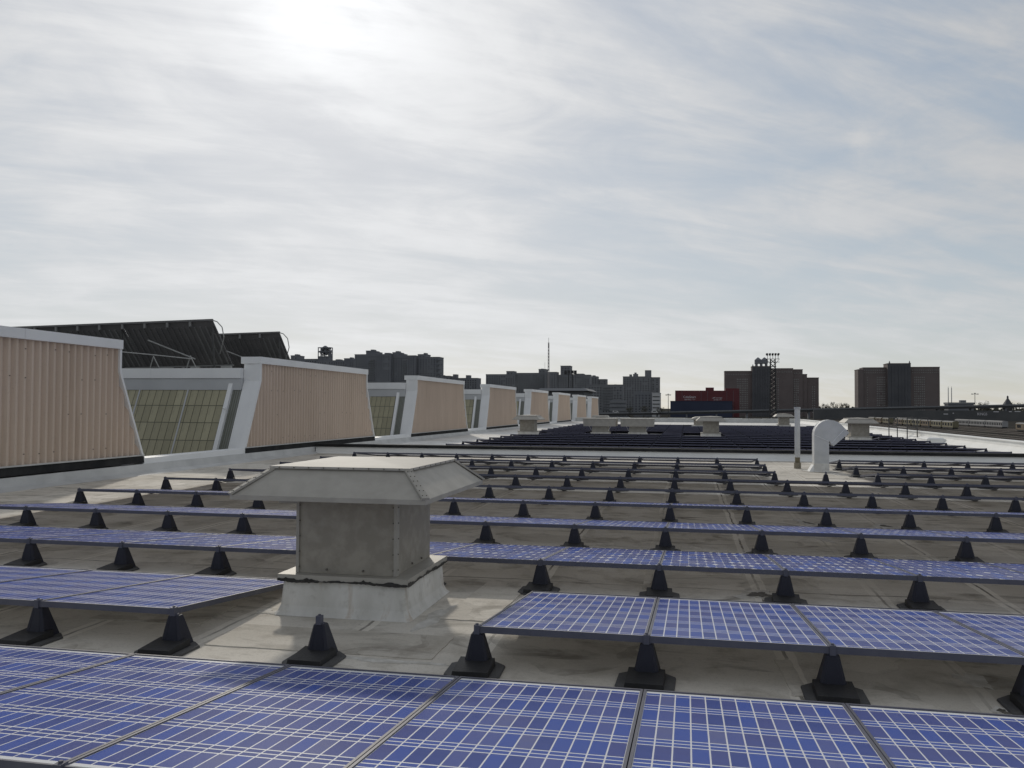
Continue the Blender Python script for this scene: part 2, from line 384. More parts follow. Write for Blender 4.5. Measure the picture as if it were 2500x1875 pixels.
# ------------------------------------------------------------------ ground and roofs
g = MB(); g.face([(-6000, -800, -9), (6000, -800, -9), (6000, 9000, -9), (-6000, 9000, -9)])
M['ground'] = mat('gravel_ground', (0.04, 0.039, 0.036), 1.0, (0.075, 0.072, 0.065), 0.05, spec=0.0)
tag(g.build('ground', M['ground']), kind='structure')

WX, PX = -12.6, 12.1                    # plane of the bays on the left, parapet on the right
CURB_Y, END_Y = 27.57, 98.0
g = MB()
nx, ny = 52, 66
xs = [WX-0.5+(PX+0.25-WX+0.5)*i/nx for i in range(nx+1)]; ys = [-5+(CURB_Y+0.1+5)*j/ny for j in range(ny+1)]
pts = []
for y in ys:
    for x in xs:
        pts.append((x, y, 0.003*math.sin(x*1.7+math.sin(y*0.9))*math.sin(y*1.3)-0.003))
g.mesh(pts, [(j*(nx+1)+i, j*(nx+1)+i+1, (j+1)*(nx+1)+i+1, (j+1)*(nx+1)+i) for j in range(ny) for i in range(nx)], smooth=True)
tag(g.build('flat_roof', M['roof']), kind='structure')
g = MB(); g.face([(WX-0.5, CURB_Y+0.1, -0.004), (PX+0.25, CURB_Y+0.1, -0.004), (PX+0.25, END_Y+0.2, -0.004), (WX-0.5, END_Y+0.2, -0.004)])
tag(g.build('far_flat_roof', M['roof_far']), kind='structure')
g = MB(); g.face([(WX-1, END_Y+0.25, -0.3), (-4.0, END_Y+0.25, -0.3), (-4.0, 150, -0.3), (WX-1, 150, -0.3)])
tag(g.build('lower_end_roof', M['roof_far']), kind='structure')
# the building below the roof
t = thing('roof_edge_building', 'long low building carrying the flat solar roof, parapet wall on its right', 'building', (0, 0, -9))
g = MB(); g.box(WX-40, PX+0.28, -5.5, END_Y+0.28, -8.98, -0.06); g.build('wall', M['flash'], t, (0, 0, 9))

# right parapet with coping
t = thing('parapet_wall', 'low white parapet wall along the right edge of the flat roof', 'parapet', (PX, 40, 0))
g = MB(); g.box(-0.02, 0.25, -44.5, 58.2, 0.0, 0.40); g.build('wall', M['white_wall'], t)
cop = MB().data('coping', M['white_wall']); g = MB(); g.box(-0.09, 0.33, 0.015, 2.985, 0.402, 0.435); cd = g.data('coping', M['white_wall'])
for k in range(34): link('coping', cd, t, (0, -44.5+3.0*k, 0.003*(k % 2)))
g = MB(); g.hexa([(-0.30,-44.5,0.0),(-0.02,-44.5,0.0),(-0.02,58,0.0),(-0.30,58,0.0),(-0.035,-44.5,0.22),(-0.022,-44.5,0.22),(-0.022,58,0.22),(-0.035,58,0.22)]); g.build('cant_strip', M['white_wall'], t)
t = thing('parapet_wall', 'low grey parapet closing the far end of the flat roof', 'parapet', (4, END_Y, 0))
g = MB(); g.box(-16.5, 8.3, 0, 0.25, 0, 0.42); g.build('wall', M['flash'], t)
for k in range(12):
    g = MB(); g.box(0.02, 2.03, -0.06, 0.3, 0.422, 0.45+0.012*(k % 3)); g.build('coping', M['white_wall'], t, (-16.4+2.05*k, 0, 0))

# expansion curb between the two solar fields
t = thing('expansion_curb', 'long low curb with pale face and black cap crossing the roof', 'curb', (0, CURB_Y, 0))
g = MB()
prof = [(-0.16, 0.0), (-0.045, 0.07), (0.0, 0.225), (0.30, 0.225), (0.30, 0.0)]
xs = [WX+0.15+(PX-WX-0.25)*i/60 for i in range(61)]
pts = []; n = len(prof)
for i, x in enumerate(xs):
    w = 0.012*math.sin(x*1.9)+0.008*math.sin(x*4.7)
    for (y, z) in prof: pts.append((x, y+w*(1 if z < 0.2 else 0.2), z))
g.mesh(pts, [(i*n+k, (i+1)*n+k, (i+1)*n+k+1, i*n+k+1) for i in range(60) for k in range(n-1)])
g.build('curb_face', M['white_wall'], t)
for k in range(8):
    x0 = WX+0.15+k*3.07
    g = MB(); g.box(x0+0.004, x0+3.064, -0.05, 0.36, 0.227, 0.318+0.003*(k % 2)); g.build('cap', M['rubber'], t)

# ------------------------------------------------------------------ roof monitors (tan corrugated bays)
P0, PER, BW, TAPER = 22.93, 15.32, 10.55, 0.88
ZT, ZK = 3.09, 2.36
CORR = 0.20
BAY = ['tan corrugated roof bay cut by the left edge of the photo',
       'large tan corrugated roof bay rising behind the near hooded vent',
       'tan corrugated roof bay, third from the left', 'tan corrugated roof bay, fourth from the left',
       'tan corrugated roof bay, fifth from the left', 'tan corrugated roof bay, sixth from the left',
       'tan corrugated roof bay, seventh from the left', 'farthest and smallest tan corrugated roof bay']
def edge_off(z, zb):                   # how far the bay's ends lean in at height z
    return TAPER*min(1.0, (z-zb)/(ZK-zb))
def make_bay(k):
    y0 = P0+PER*(k-1); y1 = y0+BW
    zb = 0.36-0.0035*(y0-23)*0.8; zc = zb-0.145         # bottom of the sheet, bottom of the black strip
    t = thing('roof_monitor', BAY[k], 'roof monitor', (WX, y0, 0), 'tan roof bays along the left')
    def Y0(z): return edge_off(z, zb)
    def Y1(z): return BW-edge_off(z, zb)
    # corrugated sheet: columns of a rounded wave, clipped to the tapering outline
    step = CORR/8; ncol = int(BW/step)
    zt = ZT-0.20
    g = MB(); rows = []
    for i in range(ncol+1):
        y = i*step
        ph = (y % CORR)/CORR
        x = 0.050*max(-0.72, min(0.72, math.sin(2*math.pi*ph)*1.15))
        top = zt
        if y < TAPER: top = zb+(ZK-zb)*max(y, 0.0)/TAPER
        elif y > BW-TAPER: top = zb+(ZK-zb)*max(BW-y, 0.0)/TAPER
        rows.append(((x-0.05, y, zb), (x-0.05, y, min(top, zt))))
    for a, b in zip(rows, rows[1:]):
        g.face([a[0], b[0], b[1], a[1]], smooth=False)
    g.build('corrugated_sheet', M['tan'], t)
    # body behind the sheet with its sloping ends
    g = MB(); d0, d1 = -0.11, -0.52
    for (za, zz) in ((zb-0.02, ZK), (ZK, ZT-0.02)):
        a0, a1, b0, b1 = Y0(za), Y1(za), Y0(zz), Y1(zz)
        g.hexa([(d1,a0,za),(d0,a0,za),(d0,a1,za),(d1,a1,za),(d1,b0,zz),(d0,b0,zz),(d0,b1,zz),(d1,b1,zz)])
    g.build('side_panel', M['trim'], t)
    # edge trims, top fascia
    for s in (0, 1):
        g = MB(); w = 0.035 if s else 0.05
        zs = [zb-0.1, ZK, ZT-0.2]
        for za, zz in zip(zs, zs[1:]):
            if s == 0:
                g.hexa([(-0.16,Y0(za)-0.03,za),(0.035,Y0(za)-0.03,za),(0.035,Y0(za)+w,za),(-0.16,Y0(za)+w,za),(-0.16,Y0(zz)-0.03,zz),(0.035,Y0(zz)-0.03,zz),(0.035,Y0(zz)+w,zz),(-0.16,Y0(zz)+w,zz)])
            else:
                g.hexa([(-0.16,Y1(za)-w,za),(0.035,Y1(za)-w,za),(0.035,Y1(za)+0.03,za),(-0.16,Y1(za)+0.03,za),(-0.16,Y1(zz)-w,zz),(0.035,Y1(zz)-w,zz),(0.035,Y1(zz)+0.03,zz),(-0.16,Y1(zz)+0.03,zz)])
        g.build('edge_trim', M['trim'], t)
    nseg = 3; ya, yb = TAPER-0.05, BW-TAPER+0.05
    for j in range(nseg):
        g = MB(); g.box(-0.60, 0.055, ya+(yb-ya)*j/nseg+0.004, ya+(yb-ya)*(j+1)/nseg-0.004, ZT-0.205, ZT-0.002*(j % 2)); g.build('top_fascia', M['trim'], t)
    g = MB(); n = 24
    pts = []
    for j in range(n+1):
        y = BW*j/n; w = 0.006*math.sin(j*2.3)
        pts += [(-0.05, y, zb+0.012+w), (0.05+w, y, zb+0.012+w), (0.065+w, y, zc), (-0.05, y, zc)]
    fs = []
    for j in range(n):
        for q in range(4): fs.append((4*j+q, 4*j+(q+1) % 4, 4*j+4+(q+1) % 4, 4*j+4+q))
    g.mesh(pts, fs); g.face([pts[0], pts[1], pts[2], pts[3]]); g.face(pts[-4:]); g.build('black_base_strip', M['rubber'], t)
    g = MB(); g.box(-0.02, 0.075, 0, BW, zb+0.020, zb+0.045); g.build('ledge', M['flash'], t)
    # the monitor runs back across the hall; roof and far slope
    g = MB(); XB = -30
    prof = [(0.03, 0.1), (TAPER+0.03, ZK), (TAPER+0.03, 2.70), (BW-TAPER, 2.70), (BW-TAPER, ZK), (BW, 0.1)]
    g.rings([[(-0.525, y, z) for y, z in prof], [(XB, y, z) for y, z in prof]]); g.build('monitor_body', M['slab'], t)
    if k > 0: glaze(t, k, zb)
    if k < 2:                                           # screw heads on the near sheets
        g = MB(); rnd = random.Random(k)
        for z in (zb+0.25, zb+1.0, zb+1.75, zb+2.3):
            for q in range(int(BW/(CORR*2))):
                y = q*CORR*2+CORR*0.25+rnd.uniform(-0.01, 0.01)
                if Y0(z)+0.15 < y < Y1(z)-0.15 and rnd.random() < 0.38: zz = z+rnd.uniform(-0.03, 0.03); g.box(-0.01, 0.004, y-0.009, y+0.009, zz-0.009, zz+0.009)
        tag(g.build('screw_heads', M['rivet'], t), kind='stuff')
ZR = [0.06, 0.58, 1.10, 1.61, 2.09]
PBW, NP = 0.237, 18
def G(x, z, n, zb=0.36): return (x, TAPER*(z-zb)/(ZK-zb)-n, z)
def slab_on_slope(name, parent, mt, x0, x1, z0, z1, n0, n1):
    g = MB(); g.hexa([G(x0,z0,n1), G(x1,z0,n1), G(x1,z0,n0), G(x0,z0,n0), G(x0,z1,n1), G(x1,z1,n1), G(x1,z1,n0), G(x0,z1,n0)])
    return g.build(name, mt, parent)
pane_meshes = []
def glaze(t, k, zb):
    p = slab_on_slope('glazed_slope', t, M['pane_bar'], -9, -0.53, 0.05, 2.12, -0.03, 0.012)
    if not pane_meshes:
        for r in range(4):
            g = MB(); b = 0.010; z0, z1 = ZR[r]+b, ZR[r+1]-b; dy = TAPER/(ZK-0.36)*(z1-z0)
            g.hexa([(b,-0.010,0),(PBW-b,-0.010,0),(PBW-b,0,0),(b,0,0),(b,dy-0.010,z1-z0),(PBW-b,dy-0.010,z1-z0),(PBW-b,dy,z1-z0),(b,dy,z1-z0)])
            pane_meshes.append(g.data('pane', M['pane']))
    joined = MB()
    for c in range(NP):
        for r in range(4):
            x = -0.99-PBW*(c+1); q = G(x, ZR[r]+0.010, 0.013)
            if k < 4: link('pane', pane_meshes[r], p, q)
            else: joined.face([G(x+0.01, ZR[r]+0.01, 0.02), G(x+PBW-0.01, ZR[r]+0.01, 0.02), G(x+PBW-0.01, ZR[r+1]-0.01, 0.02), G(x+0.01, ZR[r+1]-0.01, 0.02)])
    if k >= 4: tag(joined.build('pane_field', M['pane'], p), kind='stuff')
    for x in (-2.28, -3.92): slab_on_slope('mullion', t, M['trim_dark'], x-0.02, x+0.02, 0.05, 2.10, 0.02, 0.05)
    slab_on_slope('downpipe', t, M['trim'], -0.93, -0.80, 0.1, 2.46, 0.02, 0.13)
    q = slab_on_slope('louvre_panel', t, M['pane_grey'], -0.80, -0.53, 0.05, 2.10, 0.013, 0.02)
    for x in (-0.73, -0.66, -0.59):
        slab_on_slope('louvre_bar', q, M['pane_bar'], x-0.01, x+0.01, 0.05, 2.10, 0.021, 0.03)
    g = MB(); y = TAPER*(2.1-0.36)/2.0; g.box(-9, -0.53, y-0.05, y+0.15, 2.085, 2.44); g.build('header', M['trim_dark'], t)
    for j in range(3):
        g = MB(); g.box(-0.53-3.0*(j+1)+0.003, -0.53-3.0*j-0.003, TAPER-0.20, TAPER+0.4, 2.442, 2.745+0.002*(j % 2)); g.build('fascia', M['trim'], t)
    if k == 1:
        g = MB(); g.path([Vector((-0.865, TAPER*0.52-0.14, 1.55)), Vector((-0.78, TAPER*0.52-0.2, 1.52))], 0.03); g.build('pipe_bracket', M['trim'], t)
for k in range(8): make_bay(k)

# low sill walls closing the valleys between the bays
GAPY0, GAPW = P0-PER+BW, PER-BW        # first gap starts where the first bay ends
SILLL = ['low white sill wall between the two nearest tan bays', 'low white sill wall between the second and third tan bays',
         'low white sill wall between the third and fourth tan bays', 'low white sill wall between the fourth and fifth tan bays',
         'low white sill wall between the fifth and sixth tan bays', 'low white sill wall between the sixth and seventh tan bays',
         'low white sill wall between the two farthest tan bays']
for k in range(7):
    t = thing('valley_sill', SILLL[k], 'sill wall', (WX, GAPY0+PER*k, 0), 'sill walls between the tan bays')
    zs = 0.36-0.0035*PER*k*0.8
    for j in range(2):
        a, b = j*GAPW/2+0.002, (j+1)*GAPW/2-0.002
        g = MB(); g.hexa([(-0.25,a,zs-0.15),(0.04,a,zs-0.15),(0.04,b,zs-0.15),(-0.25,b,zs-0.15),(-0.25,a,zs+0.02),(0.02,a,zs),(0.02,b,zs),(-0.25,b,zs+0.02)]); g.build('cladding', M['trim'], t)
    g = MB(); g.box(-0.2, 0.05, 0.0, GAPW, zs-0.185, zs-0.153); g.build('black_joint', M['rubber'], t)

# upstand flashing along the foot of the bays
t = thing('base_flashing', 'pale sloping flashing along the foot of the tan bays', 'flashing', (WX, 20, 0))
g = MB(); ys = [-20+1.5*i for i in range(88)]
pts = []
for i, y in enumerate(ys):
    w = 0.015*math.sin(i*1.7)
    pts += [(-0.1, y, 0.23-0.0028*max(0, y-3)*0.8), (0.075, y, 0.23-0.0028*max(0, y-3)*0.8), (0.13+w, y, 0.06), (0.34+w*2, y, -0.002)]
g.mesh(pts, [(4*i+q, 4*i+q+1, 4*i+4+q+1, 4*i+4+q) for i in range(len(ys)-1) for q in range(3)]); g.build('flashing_sheet', M['flash'], t)

# main roof behind the bays
g = MB(); g.box(-75, WX-0.08, -6, 140, -8.9, 0.08)
t = thing('main_hall_building', 'big dark-roofed hall behind the row of tan bays', 'building', (0, 0, -9)); g.build('hall_block', M['slab'], t, (0, 0, 9))

# tilted arrays standing on the hall roof
def tilted_array(loc, label, nmod):
    t = thing('tilted_array', label, 'solar array', loc, 'tilted arrays on the hall roof'); t.rotation_euler = (0, -0.0206, 0)
    DY, DZ, MW = 1.32, -1.47, 3.55
    for i in range(nmod):
        x1 = -i*MW-0.02; x0 = -(i+1)*MW+0.02
        g = MB(); g.hexa([(x0,DY,DZ),(x1,DY,DZ),(x1,DY+0.03,DZ+0.03),(x0,DY+0.03,DZ+0.03),(x0,0,0),(x1,0,0),(x1,0.03,0.03),(x0,0.03,0.03)])
        p = g.build('module', M['pv_back'], t)
        for q in range(16):
            x = x0+(x1-x0)*(q+0.5)/16
            g = MB(); g.hexa([(x-0.025,DY*0.97-0.03,DZ*0.97-0.03),(x+0.025,DY*0.97-0.03,DZ*0.97-0.03),(x+0.025,DY*0.97,DZ*0.97),(x-0.025,DY*0.97,DZ*0.97),(x-0.025,DY*0.13-0.03,DZ*0.13-0.03),(x+0.025,DY*0.13-0.03,DZ*0.13-0.03),(x+0.025,DY*0.13,DZ*0.13),(x-0.025,DY*0.13,DZ*0.13)])
            g.build('rib', M['pv_rib'] if q > 11 else M['pv_back'], p)
        for q in range(4):
            x = x0+(x1-x0)*q/4
            g = MB(); g.box(x+0.02, x+0.10, -0.05, 0.02, -0.20, -0.02); g.build('bracket', M['pv_rib'], p)
    g = MB(); g.box(-nmod*MW, 0.02, -0.06, 0.02, -0.035, 0.03); g.build('top_rail', M['pv_back'], t)
    g = MB(); g.box(-nmod*MW, 0.02, DY-0.05, DY+0.05, DZ-0.05, DZ-0.005); g.build('bottom_rail', M['pv_rib'], t)
    for i in range(nmod+1):
        x = -i*MW
        g = MB(); g.tube((x-0.1, 0.15, -0.2), (x-0.1, 0.3, 2.70-loc[2]), 0.035); g.build('post', M['post'], t)
        g = MB(); g.tube((x-2.52, 0.06, -0.62), (x-0.70, 0.06, DZ+0.14), 0.028); g.build('brace', M['steel'], t)
    for i in range(nmod*4):
        x = -0.4-i*MW/3*1.02
        g = MB(); g.box(x, x+random.uniform(0.3, 0.6), DY-0.12, DY-0.02, DZ-0.16, DZ-0.05); g.build('ballast_clip', M['steel'], t)
    g = MB(); pts = [Vector((0.02, 0.0, -0.02)), Vector((0.14, 0.05, -0.06)), Vector((0.30, 0.1, -0.25)), Vector((0.34, 0.15, -0.6)), Vector((0.16, 0.3, -0.95)), Vector((0.0, 0.45, -1.15))]
    g.path(pts, 0.018); g.build('conduit', M['steel'], t)
tilted_array((-16.0, 26.84, 4.56), 'near dark tilted array seen from behind above the left bays', 3)
tilted_array((-16.0, 31.8, 4.56), 'farther dark tilted array seen from behind above the second bay', 3)
t = thing('pipe_run', 'thin pale pipe strung above the glazed slope at the left', 'pipe', (-17.6, 24.5, 2.70))
g = MB(); g.path([Vector((-1.5, 0.0, 0.74)), Vector((0.9, 0.0, 0.52)), Vector((2.3, 0.0, 0.38))], 0.018); g.build('pipe', M['steel'], t)
for x in (0.95, 2.25):
    g = MB(); g.tube((x-0.22, 0.1, 0), (x, 0, 0.48), 0.016); g.tube((x+0.2, 0.1, 0), (x, 0, 0.46), 0.016); g.build('stand', M['steel'], t)

# ------------------------------------------------------------------ solar field
X0, YF, RP, ZF = -0.2218*S, 2.7432*S, 2.2445*S, 0.2591     # joint column 0, first front edge, row spacing, height of front edge
def XJ(c): return X0+c*S
TILT = math.asin(0.178*S/PL)
ct, st = math.cos(TILT), math.sin(TILT)
def T(u, v, w): return (u, v*ct+w*st, ZF-v*st+w*ct)

FR = 0.014
g = MB()
g.box(-PW/2, PW/2, 0, FR, -0.040, 0.0); g.box(-PW/2, PW/2, PL-FR-0.006, PL, -0.040, 0.0)
g.box(-PW/2, -PW/2+FR, FR, PL-FR-0.006, -0.040, -0.0005); g.box(PW/2-FR, PW/2, FR, PL-FR-0.006, -0.040, -0.0005)
frame_me = g.data('frame', M['frame'])
g = MB(); g.face([(-PW/2+FR, FR, -0.0065), (PW/2-FR, FR, -0.0065), (PW/2-FR, PL-FR-0.006, -0.0065), (-PW/2+FR, PL-FR-0.006, -0.0065)]); back_me = g.data('backsheet', M['backsheet'])
g = MB(); g.face([(-PW/2+FR, FR, -0.004), (PW/2-FR, FR, -0.004), (PW/2-FR, PL-FR-0.006, -0.004), (-PW/2+FR, PL-FR-0.006, -0.004)])
field_me = g.data('cell_field', M['cell_field'])
cw, cl = CP-LW, GP-2*BO-LV
def plate(g, x0, x1, y0, y1, z=0.0003, mi=0):
    g.face([(x0,y0,z),(x1,y0,z),(x1,y1,z),(x0,y1,z)], mi)
    for a, b in (((x0,y0),(x1,y0)), ((x1,y0),(x1,y1)), ((x1,y1),(x0,y1)), ((x0,y1),(x0,y0))):
        g.face([(a[0],a[1],0),(b[0],b[1],0),(b[0],b[1],z),(a[0],a[1],z)], mi)
g = MB(); plate(g, -cw/2, cw/2, -cl/2, cl/2); cell_me = g.data('cell', M['cell'])
g = MB()
for k in range(7):
    for sgn in (-1, 1):
        if (k == 0 and sgn < 0) or (k == 6 and sgn > 0): continue
        v0 = G0+k*GP+sgn*BO/2
        for c in range(NCOL):
            u = -PW/2+U0+CP*(c+0.5); plate(g, u-cw/2, u+cw/2, v0-BO/2+LV/2, v0+BO/2-LV/2)
    
strip_me = g.data('cell_strip', M['cell'])
g = MB(); g.box(-0.02, 0.02, -0.10, 0.10, -0.05, -0.041); g.box(-0.015, 0.015, -0.02, 0.02, -0.14, -0.05)

# far / simple panel: one mesh, frame rim + cell field + underside
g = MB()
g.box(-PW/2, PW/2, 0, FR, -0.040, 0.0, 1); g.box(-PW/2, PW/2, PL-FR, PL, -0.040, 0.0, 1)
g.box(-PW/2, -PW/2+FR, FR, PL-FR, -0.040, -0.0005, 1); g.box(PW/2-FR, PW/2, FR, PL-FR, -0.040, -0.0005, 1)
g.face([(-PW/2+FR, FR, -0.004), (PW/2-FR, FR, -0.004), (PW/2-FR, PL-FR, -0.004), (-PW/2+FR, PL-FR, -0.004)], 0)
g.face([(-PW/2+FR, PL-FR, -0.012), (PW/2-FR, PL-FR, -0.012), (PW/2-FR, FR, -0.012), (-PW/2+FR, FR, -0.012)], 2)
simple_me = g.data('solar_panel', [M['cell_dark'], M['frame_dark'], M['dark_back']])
simple_geo = g

# pedestal: tapered black cone with foot block, base plate and clamp (origin under the front edge of the row)
def octa(hx, hy, c, z, ox=0.0, oy=0.0):
    return [(ox-hx+c, oy-hy, z), (ox+hx-c, oy-hy, z), (ox+hx, oy-hy+c, z), (ox+hx, oy+hy-c, z), (ox+hx-c, oy+hy, z), (ox-hx+c, oy+hy, z), (ox-hx, oy+hy-c, z), (ox-hx, oy-hy+c, z)]
PEDZ = ZF-0.048
g = MB(); g.rings([octa(0.084, 0.088, 0.020, 0.012, 0, 0.05), octa(0.076, 0.082, 0.018, 0.04, 0, 0.048), octa(0.038, 0.038, 0.010, PEDZ-0.004, 0, 0.03), octa(0.034, 0.034, 0.010, PEDZ, 0, 0.03)])
for sx in (-1, 1):
    g.hexa([(sx*0.044-0.006,-0.036,0.04),(sx*0.044+0.006,-0.036,0.04),(sx*0.044+0.006,-0.015,0.04),(sx*0.044-0.006,-0.015,0.04),(sx*0.020-0.005,-0.011,PEDZ-0.015),(sx*0.020+0.005,-0.011,PEDZ-0.015),(sx*0.020+0.005,0.01,PEDZ-0.015),(sx*0.020-0.005,0.01,PEDZ-0.015)])
cone_me = g.data('cone', M['pedestal'])
g = MB(); g.hexa([(-0.112,-0.22,0.013),(0.112,-0.22,0.013),(0.112,0.03,0.013),(-0.112,0.03,0.013),(-0.108,-0.216,0.042),(0.108,-0.216,0.042),(0.108,0.03,0.060),(-0.108,0.03,0.060)]); foot_me = g.data('foot_block', M['pedestal_foot'])
g = MB(); g.rings([octa(0.172, 0.19, 0.08, 0.001, 0, -0.06), octa(0.168, 0.186, 0.08, 0.013, 0, -0.06)]); plate_me = g.data('base_plate', M['base_plate'])
g = MB(); g.box(-0.017, 0.017, -0.014, 0.03, PEDZ, ZF+0.008); g.box(-0.026, 0.026, 0.004, 0.032, PEDZ, PEDZ+0.012); g.tube((0, 0.01, ZF+0.008), (0, 0.01, ZF+0.016), 0.009, 6); clamp_me = g.data('clamp', M['frame'])
g = MB(); g.box(-0.03, 0.03, -0.46, -0.25, 0.002, 0.010); g.box(-0.05, 0.05, -0.45, -0.38, 0.010, 0.012); rear_me = g.data('rear_bracket', M['base_plate'])
ped_geo = MB()
ped_geo.rings([octa(0.084, 0.088, 0.02, 0.002, 0, 0.05), octa(0.036, 0.036, 0.009, PEDZ, 0, 0.03)])
ped_geo.hexa([(-0.112,-0.22,0.001),(0.112,-0.22,0.001),(0.112,0.03,0.001),(-0.112,0.03,0.001),(-0.108,-0.216,0.036),(0.108,-0.216,0.036),(0.108,0.03,0.05),(-0.108,0.03,0.05)])
ped_geo.box(-0.017, 0.017, -0.014, 0.03, PEDZ, ZF+0.008)
ped_me = ped_geo.data('panel_pedestal', M['pedestal'])

ROWN = ['nearest', 'second', 'third', 'fourth', 'fifth', 'sixth', 'seventh', 'eighth', 'ninth', 'tenth']
def make_panel(r, xc, label):
    y = YF+RP*r
    t = thing('solar_panel', label, 'solar panel', (xc, y, 0), 'blue solar panels of the near field')
    rot = (-TILT, 0, 0)
    link('frame', frame_me, t, T(0, 0, 0), rot)
    if r < 2:
        link('backsheet', back_me, t, T(0, 0, 0), rot)
        s = link('cell_strip', strip_me, t, T(0, 0, -0.0065), rot); s['kind'] = 'stuff'
        for k in range(6):
            for c in range(NCOL):
                link('cell', cell_me, t, T(-PW/2+U0+CP*(c+0.5), G0+GP*(k+0.5), -0.0065), rot)
    else:
        link('cell_field', field_me, t, T(0, 0, 0), rot)
    return t
def make_pedestal(r, x, label):
    t = thing('panel_pedestal', label, 'pedestal', (x+random.uniform(-0.006, 0.006), YF+RP*r, 0), 'black pedestals of the near field', math.radians(random.gauss(0, 1.6)))
    link('cone', cone_me, t); link('foot_block', foot_me, t); link('base_plate', plate_me, t); link('clamp', clamp_me, t)
    link('rear_bracket', rear_me, t)
missing = {1: {-3, -2}, 7: {2, 3}, 8: {2, 3}, 9: {2, 3}}
noped = {8: {3}, 9: {3}}
for r in range(10):
    y = YF+RP*r
    cs = [c for c in range(-9, 12) if c not in missing.get(r, ()) and any(in_view((XJ(c+a), y+b*PL, 0.15)) for a in (0.02, 0.5, 0.98) for b in (0.0, 0.5, 0.98)) and XJ(c+1) < 11.6]
    for i, c in enumerate(cs):
        make_panel(r, XJ(c+0.5), 'blue solar panel in the %s row, %s from the left' % (ROWN[r], ordw(i+1)))
    ps = [c for c in range(-9, 12) if c not in noped.get(r, ()) and (in_view((XJ(c), y, 0.12), 0.06) or (r == 0 and -3 <= c <= 2)) and XJ(c) < 11.7]
    for i, c in enumerate(ps):
        lone = (r == 1 and c == -2) or (r == 7 and c == 3)
        make_pedestal(r, XJ(c), ('black cone pedestal standing free in the %s row, no panel on it' if lone else 'black cone pedestal under the front edge of the %s row, ' + ordw(i+1) + ' from the left') % ROWN[r])

# field beyond the curb
FY, FROWS, INDIV = 28.95*S, 18, 8
hoods = [(-8.56, 46.5), (-4.81, 49.0), (-2.7, 49.0), (1.25, 46.4), (7.69, 72), (8.09, 43.5), (0.9, 69)]
def blocked(x, y):
    return any(abs(x-hx) < 1.0 and -1.0 < hy-y < 2.6 for hx, hy in hoods)
rest_p, rest_c = MB(), MB()
for r in range(FROWS):
    y = FY+RP*r; n = 0; npd = 0
    for c in range(-8, 11):
        if c < 10 and not blocked(XJ(c+0.5), y):
            n += 1
            if r < INDIV:
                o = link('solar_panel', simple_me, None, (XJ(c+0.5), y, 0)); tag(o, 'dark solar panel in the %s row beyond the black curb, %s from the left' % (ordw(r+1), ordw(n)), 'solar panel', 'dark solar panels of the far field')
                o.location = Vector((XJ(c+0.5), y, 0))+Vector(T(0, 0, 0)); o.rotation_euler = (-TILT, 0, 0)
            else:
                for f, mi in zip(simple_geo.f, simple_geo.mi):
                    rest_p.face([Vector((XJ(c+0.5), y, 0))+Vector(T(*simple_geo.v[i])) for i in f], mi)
        npd += 1
        if blocked(XJ(c+0.5), y) and blocked(XJ(c-0.5), y): continue
        if r < INDIV:
            o = link('panel_pedestal', ped_me, None, (XJ(c), y, 0)); tag(o, 'small black pedestal in the %s row beyond the black curb, %s from the left' % (ordw(r+1), ordw(npd)), 'pedestal', 'black pedestals of the far field')
        else:
            for f in ped_geo.f: rest_c.face([Vector((XJ(c), y, 0))+Vector(ped_geo.v[i]) for i in f])
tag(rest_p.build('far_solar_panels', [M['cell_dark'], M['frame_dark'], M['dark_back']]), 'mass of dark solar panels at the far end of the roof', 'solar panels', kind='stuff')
tag(rest_c.build('far_panel_pedestals', M['pedestal']), 'mass of black pedestals at the far end of the roof', 'pedestals', kind='stuff')

